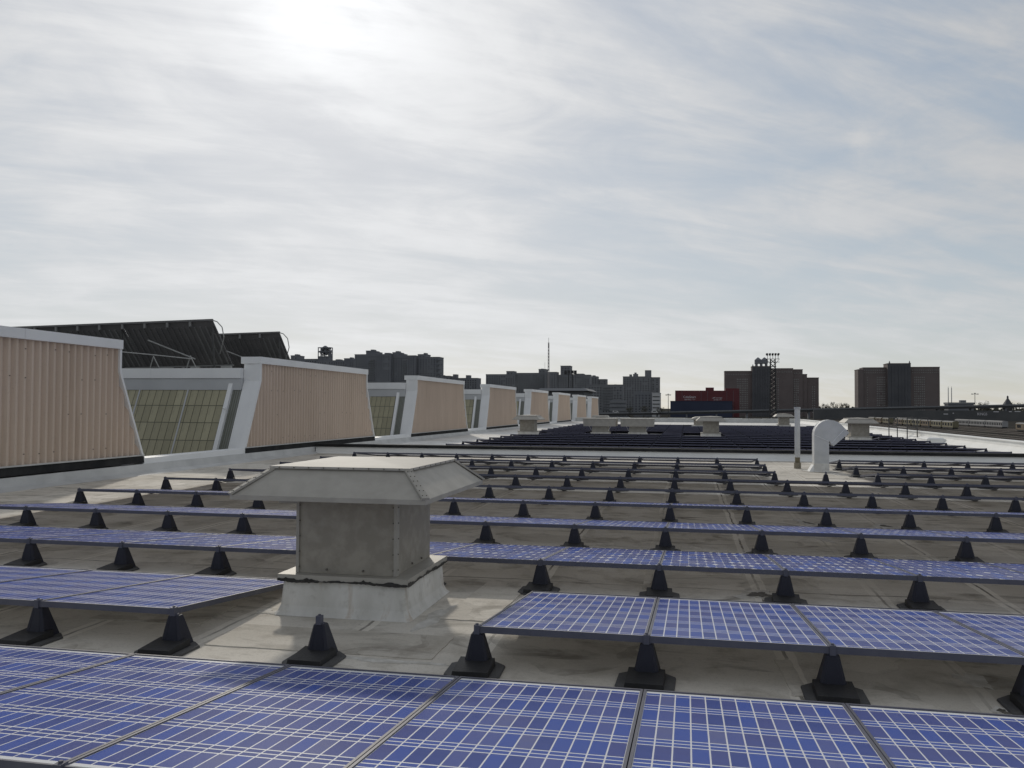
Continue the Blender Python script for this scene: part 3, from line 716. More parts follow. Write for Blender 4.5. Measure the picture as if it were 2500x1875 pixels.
# ------------------------------------------------------------------ hooded vents
def hood_vent(loc, label, detail=True):
    """origin: middle of the curb, at roof level"""
    t = thing('hooded_vent', label, 'roof vent', loc, 'hooded roof vents')
    g = MB(); b = octa
    levels = [(0.56, 0.565, 0.0), (0.535, 0.54, 0.025), (0.515, 0.525, 0.07), (0.505, 0.515, 0.262)]
    g.rings([[(x+0.006*math.sin(17*x+9*z), y+0.006*math.sin(13*y+7*z), z) for x, y, z in octa(hx, hy, 0.03, z)] for hx, hy, z in levels]); g.build('curb', M['sealant_wall'], t)
    g = MB(); g.box(-0.53, 0.53, -0.54, 0.54, 0.266, 0.312); g.build('flange', M['vent'], t)
    if detail:
        tb = MB()                                     # ragged black bitumen along the flange
        for side in range(2):
            k = 60; prev = None
            for i in range(k+1):
                s = i/k; lo = 0.264-0.006*random.random()-0.010*max(0, math.sin(s*9+side)); hi = 0.272+0.010*random.random()+0.012*max(0, math.sin(s*11+2*side))*random.random()+0.006*math.sin(s*31)
                p = (-0.532+1.064*s, -0.543) if side == 0 else (0.533, -0.542+1.084*s)
                cur = ((p[0], p[1], lo), (p[0], p[1], hi))
                if prev: tb.face([prev[0], cur[0], cur[1], prev[1]])
                prev = cur
        tb.build('bitumen_edge', M['bitumen'], t)
    g = MB(); g.box(-0.40, 0.40, -0.45, 0.45, 0.313, 0.93); g.build('box', M['vent_box'], t)
    g = MB()
    for sx in (-1, 1):
        g.box(sx*0.402-0.012, sx*0.402+0.012, -0.465, -0.452, 0.314, 0.92)
    g.box(0.401, 0.412, -0.452, -0.40, 0.314, 0.92); g.build('corner_seam', M['vent'], t)
    # hood: eave skirt, four slopes, lid
    E0, E1, F0, F1 = -0.765, 0.765, -0.86, 0.89
    t0, t1, s0, s1 = -0.545, 0.545, -0.60, 0.69
    ze, zt = 0.915, 1.135
    g = MB()
    g.mesh([(E0,F0,ze),(E1,F0,ze),(E1,F1,ze),(E0,F1,ze),(E0,F0,ze+0.035),(E1,F0,ze+0.035),(E1,F1,ze+0.035),(E0,F1,ze+0.035),(t0,s0,zt),(t1,s0,zt),(t1,s1,zt),(t0,s1,zt)],
           [(3,2,1,0),(0,1,5,4),(1,2,6,5),(2,3,7,6),(3,0,4,7),(4,5,9,8),(5,6,10,9),(6,7,11,10),(7,4,8,11)]); g.build('hood', M['vent'], t)
    g = MB(); cx, cy = (t0+t1)/2, (s0+s1)/2; o = 0.022
    q = [(t0-o,s0-o,zt+0.002),(t1+o,s0-o,zt+0.002),(t1+o,s1+o,zt+0.002),(t0-o,s1+o,zt+0.002)]; q2 = [(x, y, zt+0.02) for x, y, _ in q]
    g.mesh(q+q2+[(cx, cy, zt+0.055)], [(3,2,1,0),(0,1,5,4),(1,2,6,5),(2,3,7,6),(3,0,4,7),(4,5,8),(5,6,8),(6,7,8),(7,4,8)]); g.build('lid', M['vent_top'], t)
    if detail:
        for (a, b2) in (((E0,F0),(t0,s0)), ((E1,F0),(t1,s0)), ((E1,F1),(t1,s1))):
            g = MB(); A = Vector((a[0], a[1], ze+0.04)); B = Vector((b2[0], b2[1], zt)); d = (B-A).normalized()
            sd = d.cross(Vector((0, 0, 1))).normalized(); n = sd.cross(d)
            for w, h in ((0.028, 0.004),):
                P = [A-sd*w, A+sd*w, B+sd*w, B-sd*w]
                g.hexa([p-n*0.004 for p in P]+[p+n*0.012 for p in P])
            sm = g.build('hip_seam', M['vent'], t)
            g = MB()
            for i in range(6):
                p = A.lerp(B, (i+0.5)/6)+n*0.012
                for off in (-0.016, 0.016): 
                    q = p+sd*off; g.box(q.x-0.0035, q.x+0.0035, q.y-0.0035, q.y+0.0035, q.z-0.004, q.z+0.005)
            tag(g.build('rivet_line', M['rivet'], sm), kind='stuff')
        for i in range(5):
            z = 0.36+0.12*i
            for x in (-0.385, 0.385):
                g = MB(); g.tube((x, -0.458, z), (x, -0.468, z), 0.0055, 6); g.build('rivet', M['rivet'], t)
            g = MB(); g.tube((0.408, -0.425, z), (0.417, -0.425, z), 0.0055, 6); g.build('rivet', M['rivet'], t)
        for x in (-0.16, 0.14):
            g = MB(); g.tube((x, -0.45, 0.345), (x, -0.462, 0.345), 0.009, 6); g.build('rivet', M['rivet'], t)
        for y in (-0.05, 0.2):
            g = MB(); g.tube((0.40, y, 0.345), (0.412, y, 0.345), 0.009, 6); g.build('rivet', M['rivet'], t)
        for i in range(9):
            x = t0+0.06+(t1-t0-0.12)*i/8
            g = MB(); g.box(x-0.005, x+0.005, s0-o-0.004, s0-o, zt+0.006, zt+0.016); g.build('rivet', M['rivet'], t)
            y = s0+0.06+(s1-s0-0.12)*i/8
            g = MB(); g.box(t1+o, t1+o+0.004, y-0.005, y+0.005, zt+0.006, zt+0.016); g.build('rivet', M['rivet'], t)
        g = MB(); g.box(-0.62, -0.41, -0.35, 0.35, 0.84, 0.914); g.build('bracket', M['vent'], t)
    return t
def coated_curb():
    mt = bpy.data.materials.new('coated_curb'); mt.use_nodes = True; g = NT(mt)
    co = g.new('ShaderNodeTexCoord').outputs['Object']
    n1 = g.noise(g.mapping(co, (2.2, 2.2, 0.8)), 1.6, 7); n2 = g.noise(g.mapping(co, (7, 7, 0.5)), 1.0, 5); n3 = g.noise(co, 9.0, 6)
    c = g.mix(g.rng(n1, 0.35, 0.65), (0.56, 0.545, 0.50), (0.72, 0.705, 0.665))
    c = g.mix(g.rng(n2, 0.58, 0.72, 0, 0.7), c, (0.40, 0.30, 0.20))           # rust runs
    c = g.mix(g.rng(n3, 0.55, 0.75, 0, 0.5), c, (0.30, 0.28, 0.24))           # grime
    g.ln(c, g.b.inputs['Base Color']); g.b.inputs['Roughness'].default_value = 0.75
    bp = g.new('ShaderNodeBump'); bp.inputs['Strength'].default_value = 0.3; bp.inputs['Distance'].default_value = 0.02
    g.ln(n3, bp.inputs['Height']); g.ln(bp.outputs[0], g.b.inputs['Normal']); return mt
M['sealant_wall'] = coated_curb()
hood_vent((-2.59, 6.76, 0), 'big grey hooded roof vent in the foreground on a pale curb')
hood_vent((-8.56, 46.75, 0), 'small grey hooded vent in front of the distant tan bays', False)
hood_vent((1.25, 46.65, 0), 'grey hooded vent amid the far dark panels near the middle', False)
hood_vent((7.69, 72.5, 0), 'distant hooded vent beside the tall thin pipe', False)
hood_vent((8.09, 43.8, 0), 'hooded vent with bright lid edge right of the gooseneck', False)

def wide_vent(loc, label):
    t = thing('box_vent', label, 'roof vent', loc, 'wide box vents')
    g = MB(); g.frustum((-0.58, 0.58, -0.5, 0.5, 0.0), (-0.50, 0.50, -0.42, 0.42, 0.22)); g.build('curb', M['sealant_wall'], t)
    g = MB(); g.box(-0.46, 0.46, -0.38, 0.38, 0.222, 0.55); g.build('neck', M['vent'], t)
    for sx in (-1, 1):
        g = MB(); g.hexa([(sx*0.47-0.01,-0.41,0.30),(sx*0.47+0.01,-0.41,0.30),(sx*0.47+0.01,-0.385,0.30),(sx*0.47-0.01,-0.385,0.30),(sx*0.62-0.01,-0.41,0.55),(sx*0.62+0.01,-0.41,0.55),(sx*0.62+0.01,-0.385,0.55),(sx*0.62-0.01,-0.385,0.55)]); g.build('strut', M['trim'], t)
    g = MB(); g.frustum((-0.90, 0.90, -0.75, 0.75, 0.552), (-0.93, 0.93, -0.78, 0.78, 0.96)); g.build('hood', M['vent'], t)
    g = MB(); g.box(-0.95, 0.95, -0.80, 0.80, 0.962, 0.995); g.build('lid', M['vent_top'], t)
wide_vent((-4.81, 49.1, 0), 'wide box-shaped vent, the left one of the pair')
wide_vent((-2.72, 49.2, 0), 'wide box-shaped vent, the right one of the pair')
t = thing('mushroom_vent', 'round mushroom-capped vent peeking over a hooded vent', 'roof vent', (0.95, 70.0, 0))
g = MB(); R = lambda r, z: [(r*math.cos(a), r*math.sin(a), z) for a in (2*math.pi*i/20 for i in range(20))]
g.rings([R(0.58, 0.66), R(0.60, 0.70), R(0.50, 0.84), R(0.28, 0.92), R(0.06, 0.94)], smooth=True); g.build('cap', M['vent'], t)
g = MB(); g.rings([R(0.40, 0.2), R(0.40, 0.68)]); g.build('neck', M['vent_box'], t)
g = MB(); g.frustum((-0.62, 0.62, -0.62, 0.62, 0), (-0.55, 0.55, -0.55, 0.55, 0.2)); g.build('curb', M['white_wall'], t)
t = thing('flat_hood_vent', 'low flat-hooded vent at the far end of the tan bays', 'roof vent', (-7.35, 75.0, 0))
g = MB(); g.frustum((-0.75, 0.75, -0.7, 0.7, 0.72), (-0.62, 0.62, -0.58, 0.58, 0.92)); g.build('hood', M['vent'], t)
g = MB(); g.box(-0.42, 0.42, -0.4, 0.4, 0, 0.72); g.build('neck', M['vent_box'], t)

# ------------------------------------------------------------------ pipes
t = thing('vent_pipe', 'tall thin grey pipe standing beside the gooseneck', 'pipe', (2.93, 24.27, 0))
g = MB(); g.tube((0, 0, 0.30), (0.0, 0, 1.63), 0.072, 16); g.build('pipe', M['pipe'], t)
g = MB(); g.tube((0, 0, 1.60), (0, 0, 1.655), 0.086, 16); g.build('collar', M['trim_dark'], t)
g = MB(); g.tube((0, 0, 0.0), (0, 0, 0.155), 0.092, 14); g.build('boot', mat('tan_boot', (0.27, 0.24, 0.18), 0.7, (0.2, 0.18, 0.14), 5), t)
g = MB(); g.tube((0, 0, 0.155), (0, 0, 0.31), 0.066, 14); g.build('coupling', mat('dark_coupling', (0.13, 0.11, 0.07), 0.6, (0.2, 0.17, 0.1), 8), t)

t = thing('gooseneck_vent', 'white sheet-metal gooseneck vent bent over to the right', 'roof vent', (3.38, 23.3, 0))
HD = 0.20
# section by section: inside and outside point of the bend
sec = [((0.18, 0.20), (-0.18, 0.20)), ((0.18, 0.78), (-0.18, 0.94))]
for a in range(165, 44, -15):
    sec.append(((0.18, 0.79), (0.20+0.38*math.cos(math.radians(a)), 0.95+0.38*math.sin(math.radians(a)))))
sec += [((0.235, 0.725), (0.57, 1.11)), ((0.29, 0.66), (0.67, 1.00))]
rings = [[Vector((o[0], -HD, o[1])), Vector((q[0], -HD, q[1])), Vector((q[0], HD, q[1])), Vector((o[0], HD, o[1]))] for q, o in sec]
g = MB(); g.rings(rings, caps=False); g.build('duct', M['pipe'], t)
dirv = Vector((0.68, 0, -0.74))
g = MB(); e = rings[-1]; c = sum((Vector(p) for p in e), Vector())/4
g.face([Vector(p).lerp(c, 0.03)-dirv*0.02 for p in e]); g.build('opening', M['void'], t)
for k in (1, len(rings)-2):
    g = MB(); a, b = rings[k][0], rings[k][1]
    g.tube(a+Vector((0, -0.004, 0)), b+Vector((0, -0.004, 0)), 0.008, 6); g.build('seam', M['trim'], t)
g = MB(); g.rings([octa(0.205, 0.225, 0.02, 0.0), octa(0.19, 0.21, 0.02, 0.03), octa(0.186, 0.206, 0.02, 0.215)]); g.build('collar', M['sealant_wall'], t)
g = MB(); ring = [(0.48*math.cos(a)*(1+0.18*math.sin(3*a+1)), 0.46*math.sin(a)*(1+0.14*math.sin(4*a)), 0.004) for a in (2*math.pi*i/28 for i in range(28))]
g.face(ring); g.build('sealant_skirt', M['sealant'], t)
g = MB(); g.frustum((-0.30, -0.18, -0.2, 0.2, 0.004), (-0.2, -0.18, -0.19, 0.19, 0.17)); g.build('flared_flashing', M['white_wall'], t)

# roof access rails at the right parapet
t = thing('ladder_rail', 'pair of dark grab rails where a ladder meets the right parapet', 'ladder', (11.2, 48.8, 0))
posts = [(0.0, 3.0), (0.35, 2.6), (0.35, 0.4), (0.75, 0.0)]
for px, py in posts:
    g = MB(); g.tube((px, py, 0), (px, py, 1.12), 0.028, 8); g.build('post', M['post'], t)
for z in (0.62, 1.11):
    for a, b in ((0, 1), (2, 3)):
        g = MB(); g.tube((*posts[a], z), (*posts[b], z), 0.024, 8); g.build('rail', M['post'], t)
    g = MB(); g.tube((*posts[1], z), (*posts[2], z), 0.024, 8); g.build('rail', M['post'], t)
for y in (0.0, 3.0):
    g = MB(); g.path([Vector((0.75, y, 1.1)), Vector((1.25, y, 1.15)), Vector((1.35, y, 0.6))], 0.024); g.build('grab_bar', M['post'], t)
t = thing('roof_hatch', 'white rounded roof hatch beside the ladder rails', 'hatch', (11.55, 44.6, 0))
g = MB(); g.frustum((-0.45, 0.45, -0.9, 0.9, 0), (-0.4, 0.4, -0.85, 0.85, 0.18)); g.build('curb', M['white_wall'], t)
g = MB(); g.frustum((-0.43, 0.43, -0.88, 0.88, 0.182), (-0.3, 0.3, -0.75, 0.75, 0.26)); g.build('lid', M['white_wall'], t)

# ------------------------------------------------------------------ patches, sealant and cracks on the roof
def patch(x, y, rx, ry, name, label, mt, seed, cat='patch', hole=None, z=0.0005, rot=0.0):
    rnd = random.Random(seed); n = 40
    ph = [rnd.uniform(0, 6.28) for _ in range(4)]
    ring = []
    for i in range(n):
        a = 2*math.pi*i/n; k = 1+0.20*math.sin(2*a+ph[0])+0.18*math.sin(3*a+ph[1])+0.16*math.sin(5*a+ph[2])+0.16*rnd.uniform(-1, 1)
        px, py = rx*k*math.cos(a), ry*k*math.sin(a)
        ring.append((px*math.cos(rot)-py*math.sin(rot), px*math.sin(rot)+py*math.cos(rot)))
    t = thing(name, label, cat, (x, y, z))
    g = MB(); g.rings([[(a, b, -0.006) for a, b in ring], [(a*0.97, b*0.97, 0.001) for a, b in ring]]); g.build('sealant', mt, t)
    if hole:
        g = MB(); g.rings([[(a*hole, b*hole, 0.002) for a, b in ring], [(a*hole*0.8, b*hole*0.8, 0.005) for a, b in ring]]); g.build('dark_middle', M['patch_core'], t)
patch(0.62, 7.78, 0.15, 0.20, 'sealant_patch', 'pale oval sealant patch with a dark hollow between rows', M['sealant'], 3, hole=0.55)
patch(1.68, 5.63, 0.07, 0.16, 'sealant_dab', 'pale sealant dab at the lower right of the roof', M['sealant'], 8, rot=0.2)
patch(1.66, 5.08, 0.05, 0.07, 'sealant_spot', 'small pale sealant spot with dark middle at lower right', M['sealant'], 5, hole=0.5)
patch(1.68, 12.78, 0.10, 0.32, 'sealant_streak', 'pale sealant streak with dark middle near the fifth row', M['sealant'], 11, hole=0.4, rot=0.3)
patch(2.69, 12.7, 0.10, 0.30, 'sealant_blot', 'pale blot of sealant with dark middle on the right', M['sealant'], 13, hole=0.45, rot=0.3)
patch(1.63, 11.32, 0.09, 0.30, 'sealant_stain', 'faint pale sealant stain near the middle of the roof', M['sealant'], 17, rot=0.2)
patch(3.79, 18.43, 0.50, 0.45, 'coating_blot', 'wide pale coating blot in front of the gooseneck', M['sealant'], 19)
patch(-1.87, 6.45, 0.09, 0.40, 'curb_sealant', 'pale sealant smear at the right foot of the near vent', M['sealant'], 23, rot=-0.1)
patch(-3.24, 6.28, 0.09, 0.07, 'corner_sealant', 'pale sealant at the left foot of the near vent', M['sealant'], 29)
patch(-1.85, 5.24, 0.42, 0.03, 'front_repair_strip', 'thin pale repair strip behind the nearest panel row', M['sealant'], 37)
def sheet(x, y, w, l, rot, tone, label, seed):
    rnd = random.Random(seed); t = thing('membrane_patch', label, 'patch', (x, y, 0), None, rot)
    n = 9; ring = []
    for (ax, ay, bx, by) in ((-w,-l,w,-l), (w,-l,w,l), (w,l,-w,l), (-w,l,-w,-l)):
        for i in range(n): ring.append((ax+(bx-ax)*i/n+rnd.uniform(-0.006, 0.006), ay+(by-ay)*i/n+rnd.uniform(-0.006, 0.006)))
    g = MB(); g.rings([[(a, b, -0.006) for a, b in ring], [(a, b, 0.0035) for a, b in ring]]); g.build('sheet', M[tone], t)
M['patch_a'] = roof_material('patch_light', (0.38, 0.345, 0.29), (0.55, 0.512, 0.44), (0.65, 0.61, 0.54), 40.0, 0.6)
M['patch_b'] = roof_material('patch_grey', (0.34, 0.305, 0.255), (0.49, 0.455, 0.39), (0.60, 0.563, 0.495), 40.0, 0.7)
for k, (x, y, w, l, r, tn, lb) in enumerate([
    (-1.62, 7.1, 0.20, 0.75, -0.04, 'patch_a', 'pale rectangular membrane patch right of the near vent'),
    (-4.0, 6.1, 0.45, 0.30, 0.06, 'patch_b', 'greyer membrane patch left of the near vent'),
    (-2.4, 5.6, 0.8, 0.28, 0.0, 'patch_b', 'long membrane patch in front of the near vent'),
    (0.62, 5.45, 0.05, 0.35, 0.05, 'patch_a', 'narrow membrane strip behind the nearest row, right of centre'),
    (-0.36, 8.3, 0.035, 0.5, 0.0, 'patch_a', 'thin pale membrane strip between the second and third rows'),
    (2.4, 10.2, 0.40, 0.05, 0.1, 'patch_a', 'short pale membrane strip lying across on the right'),
    (3.6, 21.4, 0.9, 0.5, 0.0, 'patch_a', 'large pale membrane patch near the gooseneck')]):
    sheet(x, y, w, l, r, tn, lb, 200+k)

# ------------------------------------------------------------------ distant skyline
def bmat(name, a, b, rough=0.9): return mat(name, a, rough, b, 0.06)
M['b_grey'] = bmat('grey_concrete', (0.165, 0.17, 0.18), (0.20, 0.206, 0.215))
M['b_dark'] = bmat('dark_concrete', (0.15, 0.157, 0.175), (0.19, 0.196, 0.21))
M['b_brick'] = bmat('brown_brick', (0.13, 0.108, 0.104), (0.155, 0.13, 0.125))
M['b_pale'] = bmat('pale_cladding', (0.45, 0.45, 0.45), (0.55, 0.55, 0.55))
M['b_glass'] = mat('window_glass', (0.03, 0.034, 0.04), 0.2)
M['b_winpale'] = mat('pale_window', (0.27, 0.26, 0.25), 0.6, (0.18, 0.18, 0.175), 0.2)
M['b_core'] = bmat('dark_core', (0.075, 0.077, 0.085), (0.095, 0.097, 0.105))
M['b_wall'] = bmat('dark_wall', (0.075, 0.077, 0.08), (0.10, 0.10, 0.10))  # dark tone stands in for the shaded space under the viaduct
M['b_red'] = bmat('red_cladding', (0.115, 0.032, 0.037), (0.14, 0.04, 0.045))
M['b_blue'] = bmat('navy_cladding', (0.030, 0.037, 0.066), (0.037, 0.045, 0.078))
M['b_steel'] = mat('dark_steel', (0.03, 0.03, 0.032), 0.6)

def window_grid(t, x0, x1, z0, z1, yf, mt, pw=3.4, ph=3.0, ww=1.5, wh=1.5, name='window_grid', proud=0.15, skip=0.0, seed=0):
    rnd = random.Random(seed); g = MB(); nx = max(1, int((x1-x0)/pw)); nz = max(1, int((z1-z0)/ph))
    for i in range(nx):
        for j in range(nz):
            if rnd.random() < skip: continue
            xc = x0+(x1-x0)*(i+0.5)/nx; zc_ = z0+(z1-z0)*(j+0.5)/nz
            g.box(xc-ww/2, xc+ww/2, yf-proud, yf+0.1, zc_-wh/2, zc_+wh/2)
    return tag(g.build(name, mt, t), kind='stuff')
def building(name, label, Y, blocks, mt, depth=22, win='b_glass', names=None, **kw):
    """blocks: (x0, x1, top, set-back); the first is the main body, small high ones are roof houses"""
    cx = (blocks[0][0]+blocks[0][1])/2
    t = thing(name, label, 'building', (cx, Y, -9))
    for i, (x0, x1, top, sb) in enumerate(blocks):
        g = MB(); w = x1-x0; body = i == 0 or w > 9 or top < blocks[0][2]
        z0 = 0.0 if body else max(5, blocks[0][2]-10+9)
        g.box(x0-cx, x1-cx, sb, sb+(depth if body else min(depth*0.5, 10)), z0, top+9)
        if body: g.box(x0-cx-0.25, x1-cx+0.25, sb-0.25, sb+depth+0.25, top+9.003, top+9.9)
        o = g.build('wall' if body else 'roof_house', M[mt], t)
        if body and win: window_grid(t, x0-cx+1, x1-cx-1, 4, top+7.5, sb, M[win], seed=i, **kw)
    return t
BL = [
 ('apartment_block', 'low dark apartment block at the far left of the skyline', 1150, [(-575.1,-520.0,68.2,0),(-562.5,-551.4,73.7,4),(-557.3,-553.1,76.3,6),(-551.4,-546.6,70.5,4)], 'b_dark'),
 ('apartment_block', 'low dark apartment block carrying the open steel frame', 1140, [(-516.1,-445.0,65.4,0),(-488.9,-482.2,67.9,4),(-476.1,-464.1,68.4,4),(-468.3,-465.6,70.7,6)], 'b_dark'),
 ('apartment_slab', 'tallest dark apartment slab, left one of three in a row', 1100, [(-442.5,-391.0,71.1,0),(-428.1,-412.5,74.8,5),(-428.9,-417.7,76.5,7),(-422.6,-418.1,78.8,8),(-401.7,-394.7,74.0,5)], 'b_dark'),
 ('apartment_slab', 'dark apartment slab, middle one of three in a row', 1106, [(-391.2,-357.9,69.5,0),(-392.7,-378.1,72.4,4),(-392.4,-383.3,74.3,5),(-388.3,-383.9,76.7,6)], 'b_dark'),
 ('apartment_slab', 'dark apartment slab with balconies, right one of three in a row', 1112, [(-359.2,-326.7,67.6,0),(-358.0,-346.6,71.7,4),(-350.1,-347.0,74.2,5)], 'b_dark'),
 ('apartment_block', 'lower dark block right of the three slabs', 1180, [(-346.4,-331.3,44.6,0),(-332.1,-291.0,41.5,3),(-327.5,-321.9,47.7,5),(-308.4,-302.8,46.4,5)], 'b_dark'),
 ('apartment_block', 'long grey block left of the radio mast', 1250, [(-294.4,-249.2,49.4,0),(-249.6,-205.0,51.3,2),(-264.1,-252.8,54.2,5),(-252.8,-247.4,51.5,5),(-215.4,-205.0,57.2,6),(-212.1,-208.6,58.6,7)], 'b_grey'),
 ('apartment_block', 'grey block with a tall square roof house behind the floodlight mast', 1230, [(-201.4,-184.4,51.7,0),(-184.8,-136.4,47.7,3),(-158.8,-146.6,49.3,5),(-180.1,-165.8,61.1,9)], 'b_grey'),
 ('apartment_block', 'small grey stepped block in the middle of the skyline', 1300, [(-142.4,-132.5,47.7,0),(-140.6,-136.4,50.2,3),(-132.9,-119.3,43.6,4)], 'b_grey'),
 ('apartment_block', 'mid-rise grey block with stacked balconies right of the last bay', 1050, [(-119.5,-76.0,28.6,0),(-87.0,-84.2,29.8,4)], 'b_grey'),
 ('apartment_tower', 'grey tower with a slender roof house left of the red building', 1200, [(-86.9,-48.7,43.9,0),(-48.8,-36.6,42.8,3),(-78.3,-75.1,47.7,5),(-73.2,-66.6,48.4,6),(-71.4,-68.8,50.4,7),(-56.8,-48.3,53.5,5)], 'b_grey'),
]
blds = []
for nm, lb, Y, bl, mt in BL: blds.append(building(nm, lb, Y, bl, mt, skip=0.12))
# balconies on the right-hand slab, the middle slabs and the mid-rise
def balconies(t, x0, x1, y, zs, mt):
    for z in zs:
        g = MB(); g.box(x0, x1, y-1.5, y+2, z, z+1.1); g.build('balcony', M[mt], t)
balconies(blds[4], 12.0, 21.0, 0, [54.6+6*i for i in range(4)], 'b_dark'); balconies(blds[4], 13.0, 24.0, 2, [30.6+3*i for i in range(8)], 'b_dark')
balconies(blds[2], -5, 3, 0, [40+3.2*i for i in range(11)], 'b_grey'); balconies(blds[3], -2, 4, 0, [40+3.2*i for i in range(11)], 'b_grey')
balconies(blds[9], -3, 9, 0, [8+3.3*i for i in range(9)], 'b_grey')
t = thing('parking_deck', 'low open parking deck with dark bands below the mid-rise', 'building', (-75.1, 960, -9))
g = MB(); g.box(-8.8, 8.8, 0, 20, 0, 18.5); g.build('core', M['b_dark'], t)
for z in (2, 6.5, 11, 15.5):
    g = MB(); g.box(-9.2, 9.2, -1.2, 19, z, z+2.2); g.build('deck', M['b_grey'], t)
building('pale_building', 'small pale striped building under the grey tower', 1000, [(-39.0,-29.6,17.7,0)], 'b_pale', ww=8, pw=9, ph=4, wh=1.2)
building('dark_building', 'dark blue-grey low building left of the pale striped one', 1010, [(-60.7,-39.4,18.7,0),(-58.2,-51.8,20.9,3)], 'b_dark')

# open steel frame on the roof of a block
t = thing('steel_frame', 'open steel frame box standing on a roof in the left skyline', 'tower', (-507, 1145, 65.5))
zs = [0, 6.5, 13, 19.3]
for x in (-8.8, -3, 3, 8.8):
    for y in (0, 9):
        g = MB(); g.box(x-0.5, x+0.5, y-0.5, y+0.5, 0, 19.4); g.build('column', M['b_dark'], t)
for z in zs[1:]:
    g = MB(); g.box(-9.3, 9.3, -0.7, 9.7, z-0.5, z+0.5); g.build('platform', M['b_dark'], t)
rnd = random.Random(4)
for i in range(26):
    x = rnd.uniform(-8.5, 7.0); z = rnd.uniform(7, 17.5)
    g = MB(); g.box(x, x+rnd.uniform(1.5, 3.2), rnd.choice((0.6, 4.5, 8.3)), 9.0, z, min(19, z+rnd.uniform(1.5, 4))); g.build('panel', M['b_dark'], t)
g = MB(); g.frustum((-8.8, 8.8, 0, 9, 0), (-8.8, 8.8, 0, 9, 6.0)); g.build('tank_base', M['b_dark'], t)
g = MB(); g.frustum((-3.5, 3.5, 1, 8, 19.9), (-1.0, 1.0, 3.5, 5.5, 22.2)); g.build('peak', M['b_dark'], t)

# radio mast (lattice), small aerial
def lattice(name, label, base, h, w0, w1, seg, r, mt, cat):
    t = thing(name, label, cat, base)
    cs = [(-1, -1), (1, -1), (1, 1), (-1, 1)]
    for sx, sy in cs:
        g = MB(); g.tube((sx*w0/2, sy*w0/2, 0), (sx*w1/2, sy*w1/2, h), r, 5, smooth=False); g.build('leg', mt, t)
    for k in range(seg):
        z0, z1 = h*k/seg, h*(k+1)/seg; a = (w0+(w1-w0)*k/seg)/2; b = (w0+(w1-w0)*(k+1)/seg)/2
        g = MB()
        for i in range(4):
            p, q = cs[i], cs[(i+1) % 4]
            g.tube((p[0]*a, p[1]*a, z0), (q[0]*b, q[1]*b, z1), r*0.6, 4, smooth=False); g.tube((q[0]*a, q[1]*a, z0), (p[0]*b, p[1]*b, z1), r*0.6, 4, smooth=False)
        g.build('bracing', mt, t)
    return t
M['mast'] = mat('pale_mast', (0.32, 0.30, 0.30), 0.6)
t = lattice('radio_mast', 'thin pale radio mast rising above the middle skyline', (-111.7, 700, -9), 64, 1.5, 0.7, 24, 0.16, M['mast'], 'mast')
g = MB(); g.tube((0, 0, 64), (0, 0, 68), 0.15); g.build('aerial', M['mast'], t)
g = MB(); g.box(-0.5, 0.5, -0.5, 0.5, 60, 62.5); g.build('antenna', M['mast'], t)
t = thing('roof_aerial', 'short thin aerial left of the radio mast', 'aerial', (-205, 1250, 51)); g = MB(); g.tube((0, 0, 0), (0, 0, 16.5), 0.2, 5); g.build('rod', M['mast'], t)

def floodlights(t, z, w, n, mt):
    g = MB(); g.box(-w/2, w/2, -0.9, 0.9, z, z+0.25); g.build('platform', mt, t)
    for i in range(n):
        x = -w/2+w*(i+0.5)/n
        for y in (-0.7, 0.7):
            f = thing_part('floodlight', t)
            g = MB(); g.tube((x, y, z+0.25), (x, y, z+2.6), 0.09, 5); g.tube((x-0.12, y-0.1, z+2.6), (x+0.2*(i-n/2), y-0.8, z+3.6), 0.55, 8, 0.75); f.data = g.data('floodlight', mt)
def thing_part(name, parent): return link(name, bpy.data.meshes.new(name), parent)
t = lattice('floodlight_tower', 'tall dark lattice floodlight tower in front of the brick towers', (56.8, 600, -9), 43.5, 4.2, 2.9, 15, 0.30, M['b_steel'], 'light tower')
floodlights(t, 43.6, 8.6, 5, M['b_steel'])
g = MB(); g.box(-2.2, 2.2, -1.5, 1.5, 38.5, 38.8); g.box(-4.3, 4.3, -1.0, 1.0, 41.5, 41.75); g.build('gallery', M['b_steel'], t)
for s in (-1, 1):
    g = MB(); g.tube((s*1.4, 0, 40), (s*4.2, 0, 43.6), 0.14, 5); g.build('bracket', M['b_steel'], t)
t = thing('floodlight_mast', 'short twin-post floodlight mast behind the distant bays', 'light mast', (-56.1, 420, -9))
for s in (-0.9, 0.9):
    g = MB(); g.tube((s, 0, 0), (s, 0, 27), 0.28, 6); g.build('post', M['b_steel'], t)
for s in (-2.4, -0.8, 0.9, 2.4):
    g = MB(); g.box(s-0.65, s+0.65, -0.5, 0.5, 27.2 if abs(s) < 1 else 27.0, 28.7); g.build('lamp', M['b_steel'], t)
g = MB(); g.box(-3.2, 3.2, -0.2, 0.2, 26.7, 27.0); g.build('crossarm', M['b_steel'], t)
def lamp_post(label, x, y, h, w, name='street_lamp'):
    t = thing(name, label, 'lamp', (x, y, -9))
    g = MB(); g.tube((0, 0, 0), (0, 0, h), 0.35, 6, 0.22); g.build('post', M['b_steel'], t)
    for s in (-1, 1):
        g = MB(); g.tube((0, 0, h-0.2), (s*w, 0, h), 0.15, 5); g.box(s*w-0.8, s*w+0.8, -0.5, 0.5, h-0.3, h+0.4); g.build('lamp_head', M['b_steel'], t)
    g = MB(); g.box(-0.7, 0.7, -0.5, 0.5, h+0.3, h+1.1); g.build('lamp_head', M['b_steel'], t)
lamp_post('double-armed lamp post left of the red storage building', -16.5, 800, 22.2, 1.7)
lamp_post('double-armed lamp post above the rail yard at right', 272.4, 900, 25.2, 2.4)

